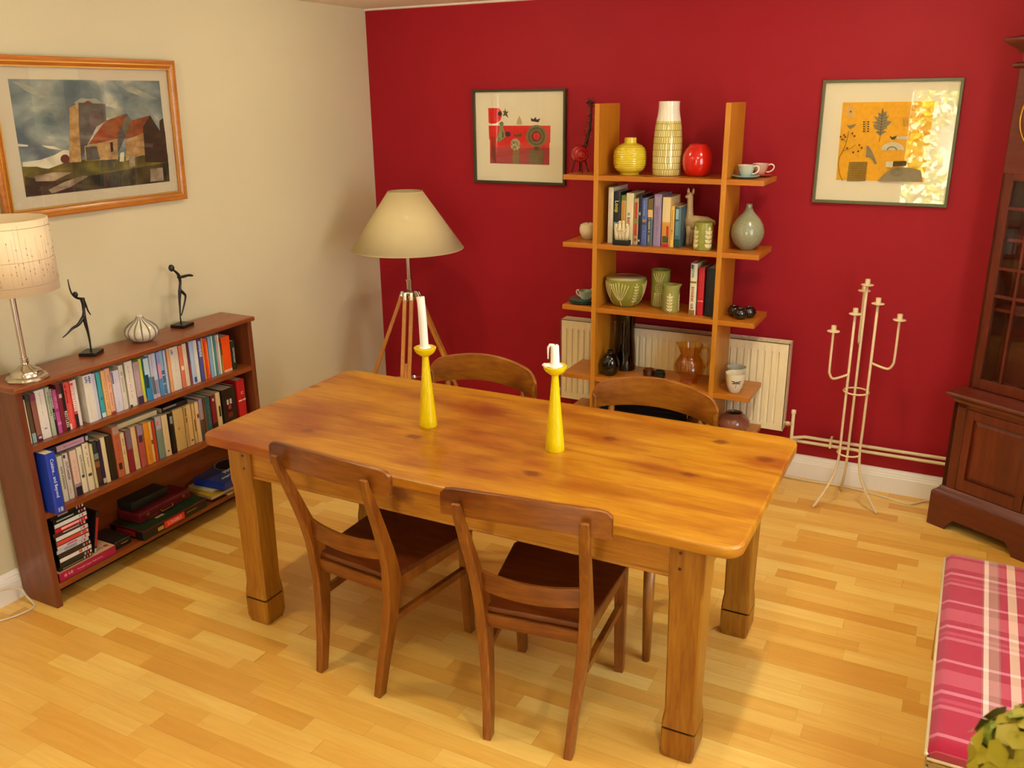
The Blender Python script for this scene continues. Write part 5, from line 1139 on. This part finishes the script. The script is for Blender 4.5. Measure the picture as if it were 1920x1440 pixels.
# top shelf
z0 = 1.554+E
t = thing('vase', 'round ribbed yellow vase with short neck, top shelf of shelving unit', 'vase', (1.737, -.28, z0))
rb = [(0, 0), (.050, 0), (.058, .006)]
for i in range(26):
    f = i/25; z = .012+f*.134
    r = .0815*math.sin(PI*min(.98, .24+.60*f))**.62
    if f > .72: r *= 1-((f-.72)/.28)**2*.30
    rb.append((r+.0012*sin(i*PI), z))
prof = []
for i in range(61):
    f = i/60; z = .006+f*.146; s = abs(2*(z-.074)/.150); r = .081*(1-s**3.2)**.45 if s < 1 else .03
    r = max(r, .046 if z < .03 else .030)+.0011*cos(z*2*PI/.0105)
    prof.append((r, z))
prof = [(0, 0), (.048, 0)]+[p for p in prof if p[1] < .150]+[(.030, .151), (.029, .172), (.0265, .172), (.026, .155), (0, .15)]
yl(MB().lathe(prof, 56), 'vase_body', mat('yellow_glaze', 'd8c030', rough=.22, coat=.5), t, smooth=True)
def brick_glaze():
    M = bpy.data.materials.new('sgraffito_glaze'); M.use_nodes = True; n = M.node_tree.nodes; L = M.node_tree.links; b = n['Principled BSDF']
    tc = n.new('ShaderNodeTexCoord'); sp = n.new('ShaderNodeSeparateXYZ'); L.new(tc.outputs['Object'], sp.inputs[0])
    at = n.new('ShaderNodeMath'); at.operation = 'ARCTAN2'; L.new(sp.outputs[1], at.inputs[0]); L.new(sp.outputs[0], at.inputs[1])
    cv = n.new('ShaderNodeCombineXYZ'); L.new(sp.outputs[2], cv.inputs[1]); m = n.new('ShaderNodeMath'); m.operation = 'MULTIPLY'; m.inputs[1].default_value = .07; L.new(at.outputs[0], m.inputs[0]); L.new(m.outputs[0], cv.inputs[0])
    br = n.new('ShaderNodeTexBrick'); br.inputs['Scale'].default_value = 1; br.inputs['Brick Width'].default_value = .0122; br.inputs['Row Height'].default_value = .0298; br.inputs['Mortar Size'].default_value = .0011; br.inputs['Color1'].default_value = lin('e0d690'); br.inputs['Color2'].default_value = lin('d4c26c'); br.inputs['Mortar'].default_value = lin('6e5a20'); br.inputs['Mortar Smooth'].default_value = .2
    br.offset = .42; L.new(cv.outputs[0], br.inputs['Vector'])
    gt = n.new('ShaderNodeMath'); gt.operation = 'GREATER_THAN'; gt.inputs[1].default_value = .250; L.new(sp.outputs[2], gt.inputs[0])
    mx = n.new('ShaderNodeMix'); mx.data_type = 'RGBA'; L.new(gt.outputs[0], mx.inputs['Factor']); L.new(br.outputs[0], mx.inputs['A']); mx.inputs['B'].default_value = lin('ece4d0'); L.new(mx.outputs['Result'], b.inputs['Base Color'])
    b.inputs['Roughness'].default_value = .18; b.inputs['Coat Weight'].default_value = .5; return M
t = thing('vase', 'tall cream bottle vase scored with yellow brick pattern, top shelf of shelving unit', 'vase', (1.925, -.28, z0))
yl(MB().lathe([(0, 0), (.064, 0), (.067, .004), (.069, .05), (.0695, .10), (.068, .16), (.063, .22), (.0585, .25), (.053, .275), (.0495, .30), (.0488, .325), (.0495, .338), (.046, .339), (.045, .32), (.05, .26), (0, .2)], 56), 'vase_body', brick_glaze(), t, smooth=True)
t = thing('vase', 'squat glossy red vase beside the tall cream bottle vase', 'vase', (2.074, -.28, z0))
yl(MB().lathe([(0, 0), (.040, 0), (.052, .008), (.066, .035), (.0715, .065), (.069, .095), (.058, .122), (.045, .137), (.0415, .141), (.0425, .146), (.0375, .146), (.037, .138), (.05, .12), (.06, .08), (0, .02)], 56), 'vase_body', mat('scarlet_glaze', 'c81810', rough=.15, coat=.6), t, smooth=True)
def cupset(nm, label, x, y, z, rot, cupc, sauc, stripe, sr=.075):
    s = thing('saucer', label.replace('cup', 'saucer under cup'), 'saucer', (x, y, z), 0)
    yl(MB().lathe([(0, 0), (.028, 0), (.032, .003), (.055, .006), (sr, .012), (sr-.002, .0135), (.05, .009), (.02, .006), (0, .006)], 40), 'dish', mat('glaze_'+sauc, sauc, rough=.25, coat=.4), s, smooth=True)
    c = thing('teacup', label, 'cup', (x, y, z+.0068), rot)
    yl(MB().lathe([(0, 0), (.020, 0), (.022, .003), (.026, .012), (.033, .032), (.039, .052), (.037, .052), (.031, .032), (.02, .008), (0, .006)], 40), 'cup_body', mat('glaze_'+cupc, cupc, rough=.25, coat=.4), c, smooth=True)
    st = MB()
    for i in range(36):
        a = i*2*PI/36; st.tube([((r+.0006)*cos(a), (r+.0006)*sin(a), q) for r, q in ((.023, .005), (.0262, .013), (.0332, .033), (.0388, .050))], .0009, 5)
    o = st.build('stripe', mat('glaze_'+stripe, stripe, rough=.3), c); o['kind'] = 'stuff'
    yl(MB().tube(bez([(.036, 0, .045), (.050, 0, .050), (.062, 0, .042), (.060, 0, .028), (.045, 0, .016), (.030, 0, .014)], 6), .0032, 10), 'handle', mat('glaze_e8dcc4', 'e8dcc4', rough=.25), c)
cupset('a', 'pale blue-green striped teacup, right end of the top shelf', 2.313, -.315, z0, R(-15), 'd4d0bc', '8abcc0', '86a8a0', .062)
cupset('b', 'red striped teacup behind the pale one, right end of top shelf', 2.352, -.205, z0, R(0), 'dcc4b0', 'b83c30', 'b84434', .060)
# recycled-wire giraffe ornament
t = thing('giraffe_ornament', 'wire and red tin giraffe ornament at left end of the top shelf', 'ornament', (1.472, -.26, z0))
m_tin = mat('red_tin', 'b01418', rough=.3, coat=.4); m_wr = mat('dark_wire', '3c2418', rough=.5, metal=.5); m_wl = mat('pinkish_wire', 'a87868', rough=.5, metal=.3)
bd = MB(); bd.v = []; tmp = MB().lathe([(0, -.045), (.03, -.044), (.038, -.03), (.041, 0), (.038, .03), (.030, .044), (.0, .046)], 32)
MX = Matrix.Translation((-.008, 0, .088)) @ Matrix.Rotation(R(35), 4, 'Z') @ Matrix.Rotation(R(90), 4, 'X')
tmp.v = [tuple(MX @ Vector(v)) for v in tmp.v]; yl(tmp, 'tin_body', m_tin, t)
for k, r_ in ((0, .026), (1, .015)):
    tr = MB(); tr.sweep([[tuple(MX @ Vector(((r_+.0025*cos(b))*cos(a), (r_+.0025*cos(b))*sin(a), .046+.0025*sin(b)))) for b in [2*PI*j/6 for j in range(6)]] for a in [2*PI*i/28 for i in range(28)]], closed=True); yl(tr, 'can_rim', m_tin, t)
for dx, dy in ((-.03, -.02), (.02, -.03), (-.015, .03), (.03, .015)): yl(MB().tube(bez([(dx*.7-.008, dy*.7, .06), (dx*1.0-.006, dy, .03), (dx*1.25-.006, dy*1.2, 0)], 5), .0035, 6), 'leg', m_wr, t)
nk = MB(); random.seed(2)
npts = [(.012, 0, .115), (.026, 0, .15), (.040, 0, .20), (.048, 0, .27), (.050, 0, .33)]
nk.use(m_wr).tube(bez(npts, 6), [.010-.005*i/24 for i in range(25)], 8)
P = bez(npts, 16)
for i in range(110):
    p = random.choice(P); a = random.random()*2*PI; l = .012+.012*random.random(); h = p.z; nk.use(random.choice([m_wr, m_wl, m_wl if h < .27 else m_wr, m_tin]))
    nk.tube([p, p+Vector((cos(a)*l, sin(a)*l, random.uniform(-.008, .014)))], .0011, 4)
nk.build('wire_neck', None, t)
hd = MB().use(m_wr)
hd.tube([(.052, 0, .332), (.036, 0, .340), (.022, 0, .334)], [.009, .008, .004], 8)
for a in (-40, -15, 20, 50, 80, 110, 150): hd.tube([(.048, 0, .336), (.048+.028*sin(R(a)), .006*cos(R(a*3)), .336+.026*cos(R(a)))], .0014, 5)
hd.build('wire_head', None, t)
yl(MB().tube([(.030, 0, .10), (.036, .0, .06), (.034, 0, .02)], .0012, 5), 'tail', m_wl, t)

# second shelf
z0 = 1.222+E
t = thing('bottle_vase', 'grey-green crackle bottle vase with narrow neck, right end of second shelf', 'vase', (2.329, -.27, z0))
yl(MB().lathe([(0, 0), (.032, 0), (.036, .004), (.062, .028), (.0755, .060), (.078, .085), (.071, .115), (.055, .142), (.036, .162), (.022, .178), (.0155, .192), (.0135, .205), (.0145, .212), (.010, .212), (.009, .19), (0, .15)], 56), 'vase_body', mat('grey_green_glaze', '8c8c70', rough=.22, coat=.4, var=.12, vscale=120), t, smooth=True)
t = thing('apple_ornament', 'cream ceramic apple ornament at left end of the second shelf', 'ornament', (1.522, -.28, z0))
yl(MB().lathe([(0, .002), (.018, 0), (.030, .008), (.042, .035), (.044, .055), (.038, .074), (.022, .082), (.008, .078), (0, .074)], 40), 'apple_body', mat('cream_ceramic', 'd8c8a0', rough=.35), t, smooth=True)
yl(MB().tube([(0, 0, .074), (.003, 0, .092)], .0018, 6), 'stalk', m_wr, t)
t = thing('swan_ornament', 'slim cream bird-neck ornament partly hidden behind the left upright', 'ornament', (1.556, -.20, z0))
yl(MB().tube([(.010, 0, .0005), (.010, 0, .04), (.0, 0, .08), (.002, 0, .11), (.010, 0, .14), (.014, 0, .165)], [.016, .018, .015, .010, .006, .004], 12), 'body', mat('cream_ceramic', 'd8c8a0'), t)
# books of second shelf, spines facing the room
def ubook(x0, x1, h, col, desc, y=-.36, z=z0, **o):
    o.setdefault('d', .16)
    book('book', desc+' on the second shelf of the shelving unit', (x0+.0004, y, z), x1-x0-.0008, h, o.pop('d'), col, rz=R(-90), group='books on the second shelf of the shelving unit', **o)
U = [(1.660, 1.687, .272, 'd8cdb0', 'tall ivory book, leftmost', dict(d=.2, ticks=[(.3, .8, 'b8ac90', .3, .5)])),
 (1.688, 1.724, .252, '1c2028', 'black book with yellow title', dict(txt=[('Loop', .028, .72, 'e8e040', .5)], bands=[(.3, .42, '90a8b8', .1, .9), (.1, .3, '2c4450')], hard=True)),
 (1.728, 1.753, .236, 'b8883c', 'ochre book with green top', dict(bands=[(.9, 1, '5c7c34'), (.3, .45, '8c9440', .3, .7)])),
 (1.754, 1.792, .248, 'd8ca9c', 'cream book with red and blue letters', dict(ticks=[(.3, .52, 'b02c34', .15, .6), (.52, .62, '5c68a0', .15, .6), (.1, .28, '3c3c38', .4, .6)])),
 (1.794, 1.818, .224, 'a8986c', 'olive book with red panels', dict(bands=[(.2, .48, 'b03c28', .2, .8), (.56, .92, 'b03c28', .2, .8), (.49, .55, '5c8c34', .15, .85), (.08, .14, 'b02c24', .3, .7)])),
 (1.819, 1.834, .242, '14202c', 'slim dark navy book', dict(bands=[(.6, .66, 'b8c0b8', .2, .6), (.07, .11, 'd0d0c4', .1, .6)])),
 (1.835, 1.863, .226, '4c5c98', 'blue paperback with small emblem', dict(bands=[(.5, .56, 'b87840', .2, .8), (.44, .5, '3c4c5c')], ticks=[(.65, .95, '8c98c0', .3, .6), (.15, .35, 'a0acd0', .4, .6)])),
 (1.865, 1.892, .222, '4c5860', 'slate book with ochre top', dict(bands=[(.78, 1, '6c5c28'), (.62, .78, 'd8b070')], ticks=[(.08, .6, 'b8b48c', .2, .5)])),
 (1.895, 1.933, .248, '8c7898', 'mauve silver book', dict(ticks=[(.1, .75, '6c5c78', .4, .6)], bands=[(.78, .95, 'a890a0', .2, .8)], hard=True)),
 (1.938, 1.978, .236, 'dcc48c', 'cream and orange book with red foot', dict(bands=[(.0, .07, 'b8182c'), (.07, .5, 'c88c34'), (.08, .22, '4c4c1c', .1, .9), (.2, .42, 'b83428', .6, .9)])),
 (1.980, 1.999, .196, 'dcae50', 'slim amber yellow book', dict(ticks=[(.15, .9, 'b07c28', .3, .7)], bands=[(.38, .43, 'a02820', .3, .7)])),
 (2.002, 2.031, .192, '3c5c68', 'teal green picture book', dict(bands=[(.7, .95, '8cb0b8', .1, .6), (.3, .65, '5c8488', .1, .7), (0, .2, '1c3c34')]))]
for x0, x1, h, c_, d_, o in U: ubook(x0, x1, h, c_, d_, **o)
t = thing('hand_ornament', 'small carved cream group of figures on black base before the books', 'ornament', (1.747, -.386, z0))
MB().box(-.040, .040, -.020, .020, 0, .024).build('base', mat('black_base', '181614', rough=.5), t, bevel=.002)
m_iv = mat('ivory_resin', 'd8c89c', rough=.5)
hb_ = MB()
for x, h, l in ((-.026, .072, -.006), (-.010, .086, -.002), (.006, .088, .002), (.022, .074, .008)):
    hb_.tube([(x, 0, .024), (x+l*.3, 0, .024+h*.4), (x+l, -.002, .024+h*.75), (x+l*.6, -.004, .024+h)], [.0105, .0115, .009, .006], 12); hb_.ball((x+l*.6, -.004, .024+h), .008)
hb_.tube([(-.028, -.008, .085), (-.012, -.014, .070), (.004, -.012, .078)], [.004, .0045, .004], 8); hb_.tube([(.024, -.008, .080), (.012, -.014, .062), (.0, -.012, .066)], [.004, .0045, .004], 8)
yl(hb_, 'figures', m_iv, t)
# llama
t = thing('llama_figurine', 'pale wooden llama figurine standing right of the books', 'figurine', (2.0445, -.265, z0))
m_ll = mat('pale_limed_wood', 'c8a878', rough=.6, var=.1, vscale=30)
lb = MB(); 
def ell(c, r, n=16): return [(c[0]+r[0]*cos(2*PI*i/n), c[1]+r[1]*sin(2*PI*i/n), c[2]) for i in range(n)]
# neck and chest as stacked ellipses, body as a horizontal sweep
lb.sweep([ell((.004, 0, .10), (.022, .018)), ell((.002, 0, .13), (.020, .017)), ell((.001, 0, .16), (.0165, .014)), ell((0, 0, .20), (.014, .012)), ell((-.001, 0, .225), (.015, .013)), ell((-.003, -.002, .242), (.015, .013)), ell((-.003, 0, .252), (.008, .008))])
def ellx(x, z, ry, rz, n=16): return [(x, ry*cos(2*PI*i/n), z+rz*sin(2*PI*i/n)) for i in range(n)]
lb.sweep([ellx(-.022, .112, .006, .012), ellx(-.014, .112, .018, .030), ellx(.01, .110, .022, .036), ellx(.05, .112, .022, .032), ellx(.09, .114, .020, .028), ellx(.112, .112, .013, .020), ellx(.120, .112, .005, .008)])
lb.tube([(-.004, -.004, .238), (-.014, -.012, .234), (-.018, -.016, .231)], [.0095, .008, .006], 12)
for s in (-1, 1): lb.tube([(.0+s*.011, .002, .246), (s*.0125, .002, .262), (s*.0125, .002, .272)], [.006, .0065, .003], 10)
lb.tube([(.115, 0, .125), (.125, 0, .118), (.128, 0, .105)], [.006, .005, .003], 8)
for x, s in ((.0, -1), (.008, 1), (.092, -1), (.100, 1)): lb.tube([(x, s*.009, .095), (x+.002, s*.010, .05), (x, s*.010, 0)], [.014, .0105, .0095], 12)
yl(lb, 'body', m_ll, t)
def leafmat(base): return mat('green_stoneware_'+base, base, rough=.3, coat=.3, var=.12, vscale=40)
m_lfp = mat('pale_leaf_relief', 'd2c48c', rough=.4)
def onwall(rf, pts, off=.0012, n=1):
    """pts (angle deg, z) -> points on the surface of revolution with radius function rf"""
    return [Vector(((rf(z)+off)*cos(R(a)), (rf(z)+off)*sin(R(a)), z)) for a, z in pts]
def leaf_on(mb, rf, a0, z0_, a1, z1_, wd, th=.0016):
    """a leaf as a fan between two surface points"""
    N = 8; L1 = []; L2 = []
    for i in range(N+1):
        f = i/N; a = a0+(a1-a0)*f; z = z0_+(z1_-z0_)*f; w = wd*sin(PI*f**.8)
        dA = (a1-a0); r = rf(z0_); dx = R(dA)*r; dz = z1_-z0_; l = math.hypot(dx, dz)+1e-9; nx, nz = -dz/l, dx/l
        L1.append((a+math.degrees(nx*w/r), z+nz*w)); L2.append((a-math.degrees(nx*w/r), z-nz*w))
    A_ = onwall(rf, L1, th); B_ = onwall(rf, L2, th); C_ = onwall(rf, [((p[0]+q[0])/2, (p[1]+q[1])/2) for p, q in zip(L1, L2)], th*1.6)
    k = len(A_); mb.add(A_+C_+B_, [(i, i+1, k+i+1, k+i) for i in range(k-1)]+[(k+i, k+i+1, 2*k+i+1, 2*k+i) for i in range(k-1)])
def sprig(mb, rf, a, zb_, zt_, n, ln, wd, stem=.0022):
    mb.tube(onwall(rf, [(a, zb_+(zt_-zb_)*i/8) for i in range(9)], .0006), stem, 6)
    for i in range(n):
        z = zb_+(zt_-zb_)*(i+.5)/(n+.4)
        for s in (-1, 1): leaf_on(mb, rf, a, z, a+s*math.degrees(ln*.8/rf(z)), min(z+ln*.6, zt_+.006), wd)
    leaf_on(mb, rf, a, zt_-.004, a+.01, zt_+ln*.7, wd)
t = thing('stoneware_pot', 'green cylindrical stoneware pot with pale leaf sprigs in front of the llama', 'pot', (2.142, -.352, z0))
yl(MB().lathe([(0, 0), (.043, 0), (.0455, .004), (.046, .06), (.046, .118), (.0465, .128), (.0425, .128), (.042, .02), (0, .01)], 48), 'pot_body', leafmat('8f9040'), t, smooth=True)
sm = MB(); rf = lambda z: .046
for a in (-128, -40, 48, 136): sprig(sm, rf, a, .004, .095, 4, .026, .0085, .0026)
yl(sm, 'leaf_relief', m_lfp, t)

# third shelf
z0 = .899+E
t = thing('stoneware_bowl', 'deep green stoneware bowl with pale branching pattern, left of third shelf', 'bowl', (1.738, -.285, z0))
pb = [(0, 0), (.050, 0), (.056, .003), (.078, .030), (.093, .065), (.101, .100), (.1035, .136), (.1035, .142), (.099, .142), (.096, .10), (.088, .062), (.070, .028), (0, .012)]
yl(MB().lathe(pb, 64), 'bowl_body', leafmat('8a8c34'), t, smooth=True)
MB().lathe([(.0985, .141), (.0955, .10), (.0872, .062), (.0692, .0285), (.0, .0130)], 64).build('glazed_inside', mat('cream_inside_glaze', 'c4b48c', rough=.35), t, smooth='all')
def rfb(z):
    q = [(p[1], p[0]) for p in pb[1:8]]
    for (za, ra), (zc, rc) in zip(q, q[1:]):
        if z <= zc: return ra+(rc-ra)*(z-za)/max(1e-6, zc-za)
    return q[-1][1]
sm = MB()
for k in range(7):
    a = -90+k*51.4
    sm.tube(onwall(rfb, [(a, .006+.03*i/4) for i in range(5)], .0004), .0026, 6)
    for s in (-28, -19, -10, 0, 10, 19, 28) if k % 2 == 0 else ():
        sm.tube(onwall(rfb, [(a+s*f**.6, .034+.098*f*(1-.12*abs(s)/28)) for f in [i/8 for i in range(9)]], .0004), [.0022, .002, .0018, .0018, .0018, .002, .0024, .0028, .0016], 6)
    if k % 2: sprig(sm, rfb, a, .02, .118, 6, .018, .0042, .0016)
yl(sm, 'branch_relief', m_lfp, t)
t = thing('stoneware_vase', 'green cylindrical stoneware vase with ring motif at back of third shelf', 'vase', (1.905, -.235, z0))
yl(MB().lathe([(0, 0), (.044, 0), (.0465, .004), (.047, .10), (.0475, .180), (.0485, .186), (.0445, .186), (.043, .02), (0, .01)], 48), 'vase_body', leafmat('8c8c3c'), t, smooth=True)
sm = MB(); rf = lambda z: .047
for rr in (.026, .017, .008): sm.tube(onwall(rf, [(-72+math.degrees(rr*cos(2*PI*i/30)/.047), .10+rr*sin(2*PI*i/30)) for i in range(31)], .0004), .0016, 5, cap=False)
for s in (-30, -16, -4, 8, 22): sm.tube(onwall(rf, [(-85+s*(1-.3*f), .004+.070*f) for f in [i/6 for i in range(7)]], .0004), .0022, 6); sm.tube(onwall(rf, [(-80+s*.5+s*f, .13+.045*f) for f in [i/6 for i in range(7)]], .0004), .0018, 6)
yl(sm, 'ring_relief', m_lfp, t)
t = thing('stoneware_jug', 'small green stoneware jug with pale leaf sprig and pouring lip', 'jug', (1.993, -.335, z0))
def lip(r, z, a):
    k = max(0, (z-.115)/.022); d = max(0, cos((a-R(5))/1.0))**14
    return (r*(1+.32*d*k) if r > .02 else r, z+.004*d*k)
yl(MB().lathe([(0, 0), (.035, 0), (.0375, .003), (.0385, .05), (.0380, .10), (.0385, .125), (.0395, .137), (.0365, .137), (.035, .12), (.035, .02), (0, .01)], 64, fn=lip), 'jug_body', leafmat('94924c'), t, smooth=True)
sm = MB(); rf = lambda z: .0385
for a in (-82, 10, 100, 190): sprig(sm, rf, a, .004, .088, 5, .019, .0060, .0026)
yl(sm, 'leaf_relief', m_lfp, t)
for x0, x1, h, c_, d_, o in [(2.092, 2.124, .252, 'd8d0b0', 'tall white book with multicoloured spine', dict(bands=[(.9, .98, '2c4464', .1, .6), (.62, .66, '8c6c28'), (.0, .1, '8c6c28', .1, .9)], ticks=[(.68, .9, '3c7c78', .2, .6), (.3, .55, 'b04838', .2, .7), (.12, .28, '7c4c38', .2, .7)], hard=True)),
   (2.131, 2.160, .232, 'b81824', 'bright red book in the middle', dict(bands=[(.30, .32, 'd8a868')], ticks=[(.4, .9, 'd04c48', .4, .6)], hard=True)),
   (2.170, 2.214, .236, '181c20', 'thick black book next to upright', dict(ticks=[(.1, .6, '3c3c38', .3, .5)], hard=True))]:
    book('book', d_+' on the third shelf of the shelving unit', (x0, -.36, z0), x1-x0, h, .17, c_, rz=R(-90), group='books on the third shelf of the shelving unit', **o)
m_bg = mat('black_glass', '0c0c10', rough=.06, spec=.8, coat=.6)
t = thing('tealight_holder', 'cluster of three round black glass tealight holders with one pale tealight', 'candle holder', (2.333, -.315, z0))
for i, (x, y) in enumerate(((-.034, .02), (.036, .024), (.006, -.026))):
    yl(MB().lathe([(0, 0), (.018, 0), (.028, .008), (.034, .024), (.031, .040), (.022, .050), (.019, .050), (.026, .038), (.028, .024), (.02, .010), (0, .008)], 32, c=(x, y, 0)), 'glass_bowl', m_bg, t)
MB().lathe([(0, .0102), (.018, .0102), (.019, .03), (.017, .034), (0, .034)], 24, c=(.006, -.0260, 0)).build('tealight', mat('pale_green_wax', 'c8c88c', rough=.5), t, smooth=True)
s = thing('saucer', 'stack of dark green saucers at left end of the third shelf', 'saucer', (1.523, -.325, z0))
for k in range(3): yl(MB().lathe([(0, 0), (.03, 0), (.055, .003), (.077, .009), (.075, .0105), (.05, .006), (0, .005)], 40, c=(0, 0, k*.0056)), 'dish', mat('dark_green_glaze', '2c5c4c', rough=.25, coat=.4), s, smooth=True)
def teacup(label, x, y, z, rot, body, sc=1.):
    c = thing('teacup', label, 'cup', (x, y, z), rot)
    yl(MB().lathe([(0, 0), (.020*sc, 0), (.026*sc, .012), (.033*sc, .030), (.037*sc, .046), (.035*sc, .046), (.031*sc, .030), (.02*sc, .008), (0, .006)], 40), 'cup_body', mat('glaze_'+body, body, rough=.25, coat=.4), c, smooth=True)
    st = MB()
    for i in range(30):
        a = i*2*PI/30; st.tube([((r*sc+.0005)*cos(a), (r*sc+.0005)*sin(a), q) for r, q in ((.0205, .003), (.0262, .012), (.0332, .030), (.0368, .044))], .0009, 5)
    st.build('stripe', mat('glaze_e8dcc4', 'e8dcc4', rough=.3), c)['kind'] = 'stuff'
    yl(MB().tube(bez([(.034, 0, .040), (.048, 0, .044), (.057, 0, .036), (.052, 0, .022), (.038, 0, .013), (.026, 0, .012)], 6), .003, 10), 'handle', mat('glaze_e8dcc4', 'e8dcc4'), c)
teacup('sage green striped teacup on the dark green saucers, left end of third shelf', 1.534, -.325, z0+.0175, R(172), '7c9478')
teacup('second sage striped teacup, behind the first at left end of third shelf', 1.558, -.200, z0, R(160), '6c8870')

# fourth shelf
z0 = .532+E
def glassy(name, tint, rough=.03, d=.75):
    M = bpy.data.materials.new(name); M.use_nodes = True; n = M.node_tree.nodes; b = n['Principled BSDF']
    b.inputs['Base Color'].default_value = lin(tint); b.inputs['Roughness'].default_value = rough; b.inputs['Transmission Weight'].default_value = d; b.inputs['IOR'].default_value = 1.3; b.inputs['Specular IOR Level'].default_value = .8; return M
m_amb = thin_glass('amber_glass', 'fce6a0', .06); m_drk = thin_glass('dark_brown_glass', '9c5440', .05)
t = thing('glass_jug', 'tall dark brown glass cylinder vase at left of the fourth shelf', 'vase', (1.712, -.205, z0))
yl(MB().lathe([(0, 0), (.060, 0), (.062, .01), (.062, .05), (.058, .12), (.052, .18), (.051, .26), (.055, .315), (.058, .322), (.055, .322), (.048, .26), (.048, .18), (.056, .05), (0, .012)], 48), 'vase_body', m_drk, t, smooth=True)
t = thing('glass_bottle', 'round dark green glass bottle left of the tall brown glass vase', 'vase', (1.683, -.343, z0))
yl(MB().lathe([(0, 0), (.030, 0), (.046, .018), (.053, .05), (.050, .08), (.034, .106), (.018, .116), (.015, .126), (.017, .132), (.013, .132), (.012, .116), (.046, .08), (.048, .05), (0, .01)], 40), 'bottle_body', thin_glass('dark_green_glass', '7c8c74', .05), t, smooth=True)
for x, y, c_, lb in ((1.882, -.30, '7c5c18', 'small brown glass votive on the fourth shelf, left of a pair'), (1.944, -.31, '0c2c28', 'small dark teal glass votive on fourth shelf, right of a pair')):
    t = thing('votive_glass', lb, 'candle holder', (x, y, z0)); yl(MB().lathe([(0, 0), (.026, 0), (.029, .005), (.031, .03), (.028, .045), (.025, .045), (.027, .03), (.025, .008), (0, .006)], 32), 'glass_bowl', thin_glass('votive_'+c_, 'd4b070' if c_[0] == '7' else '84b0b0', .05), t, smooth=True)
t = thing('glass_jug', 'amber ribbed glass jug with handle on the fourth shelf before radiator', 'jug', (2.090, -.285, z0), 0)
pj = [(0, 0), (.046, 0), (.050, .004), (.044, .014), (.048, .024)]
for i in range(33):
    f = i/32; z = .026+f*.115; r = .046+.034*sin(PI*f)**.8+.0013*cos(z*2*PI/.0115); pj.append((r, z))
pj += [(.050, .150), (.056, .170), (.062, .192), (.0625, .196), (.060, .195), (.052, .168), (.046, .150), (.052, .13), (.070, .09), (.052, .04), (0, .03)]
def lip2(r, z, a):
    k = max(0, (z-.165)/.03); d = max(0, cos(a-PI))**16; return (r*(1+.18*d*k), z+.003*d*k)
yl(MB().lathe(pj, 64, fn=lip2), 'jug_body', m_amb, t, smooth=True)
yl(MB().tube(bez([(.054, 0, .178), (.075, 0, .188), (.098, 0, .176), (.104, 0, .145), (.094, 0, .105), (.076, 0, .085)], 6), [.0065]*31, 12), 'handle', m_amb, t)
m_cc = mat('white_porcelain', 'e0d8bc', rough=.25, coat=.4)
pc = [(0, 0), (.024, 0), (.027, .003), (.038, .030), (.045, .062), (.048, .098), (.0455, .098), (.042, .06), (.035, .03), (.02, .008), (0, .008)]
t = thing('beaker', 'white beaker with dark dragonfly drawing, right end of fourth shelf', 'cup', (2.338, -.345, z0)); yl(MB().lathe(pc, 48), 'beaker_body', m_cc, t, smooth=True)
def rfc(z): 
    q = [(p[1], p[0]) for p in pc[1:6]]
    for (za, ra), (zc, rc) in zip(q, q[1:]):
        if z <= zc: return ra+(rc-ra)*(z-za)/max(1e-6, zc-za)
    return .048
df = MB(); ac = -70
df.tube(onwall(rfc, [(ac-1, .030), (ac, .045), (ac+1, .058), (ac+2, .066)], .0004), [.0008, .0011, .0014, .002], 6)
for s in (-1, 1):
    leaf_on(df, rfc, ac+1, .060, ac+1+s*34, .068, .0030, .0006); leaf_on(df, rfc, ac+1, .056, ac+1+s*32, .053, .0030, .0006)
yl(df, 'dragonfly_drawing', mat('charcoal_ink', '2c2820', rough=.6), t)
t = thing('beaker', 'white beaker behind the dragonfly one, right end of fourth shelf', 'cup', (2.318, -.245, z0)); yl(MB().lathe(pc, 48), 'beaker_body', mat('grey_white_porcelain', 'c4c4b0', rough=.25, coat=.4), t, smooth=True)

# bottom shelf
z0 = .305+E
t = thing('round_vase', 'squat round brown vase with dark mouth, right end of bottom shelf', 'vase', (2.335, -.30, z0))
yl(MB().lathe([(0, 0), (.045, 0), (.062, .012), (.079, .040), (.080, .060), (.068, .083), (.046, .095), (.039, .098), (.041, .104), (.036, .104), (.034, .096), (.06, .08), (.07, .05), (0, .01)], 56), 'vase_body', mat('mauve_brown_glaze', '84503c', rough=.18, coat=.5, var=.1), t, smooth=True)
MB().lathe([(0, .088), (.0345, .0955)], 32).build('dark_mouth', mat('dark_mouth_disc', '14100c', rough=.4), t, smooth='all')  # near-black disc closing the neck of the vase
t = thing('tray', 'black lacquered tray with looped brass handles on the bottom shelf', 'tray', (1.880, -.285, z0))
tr = MB(); T_ = [(-.235, -.105), (.235, -.105), (.235, .105), (-.235, .105)]
tr.sweep([[(x*(1-k*.06), y*(1-k*.10), z) for x, y in T_] for k, z in ((1, 0), (.0, .045), (.12, .045), (1.08, .006))], cap=True); tr.build('tray_body', mat('black_lacquer', '100c0c', rough=.2, coat=.5), t, bevel=.002)
for s in (-1, 1): yl(MB().tube(bez([(s*.226, -.05, .043), (s*.230, -.045, .082), (s*.232, 0, .098), (s*.230, .045, .082), (s*.226, .05, .043)], 6), .0042, 10), 'handle', m_brass, t)
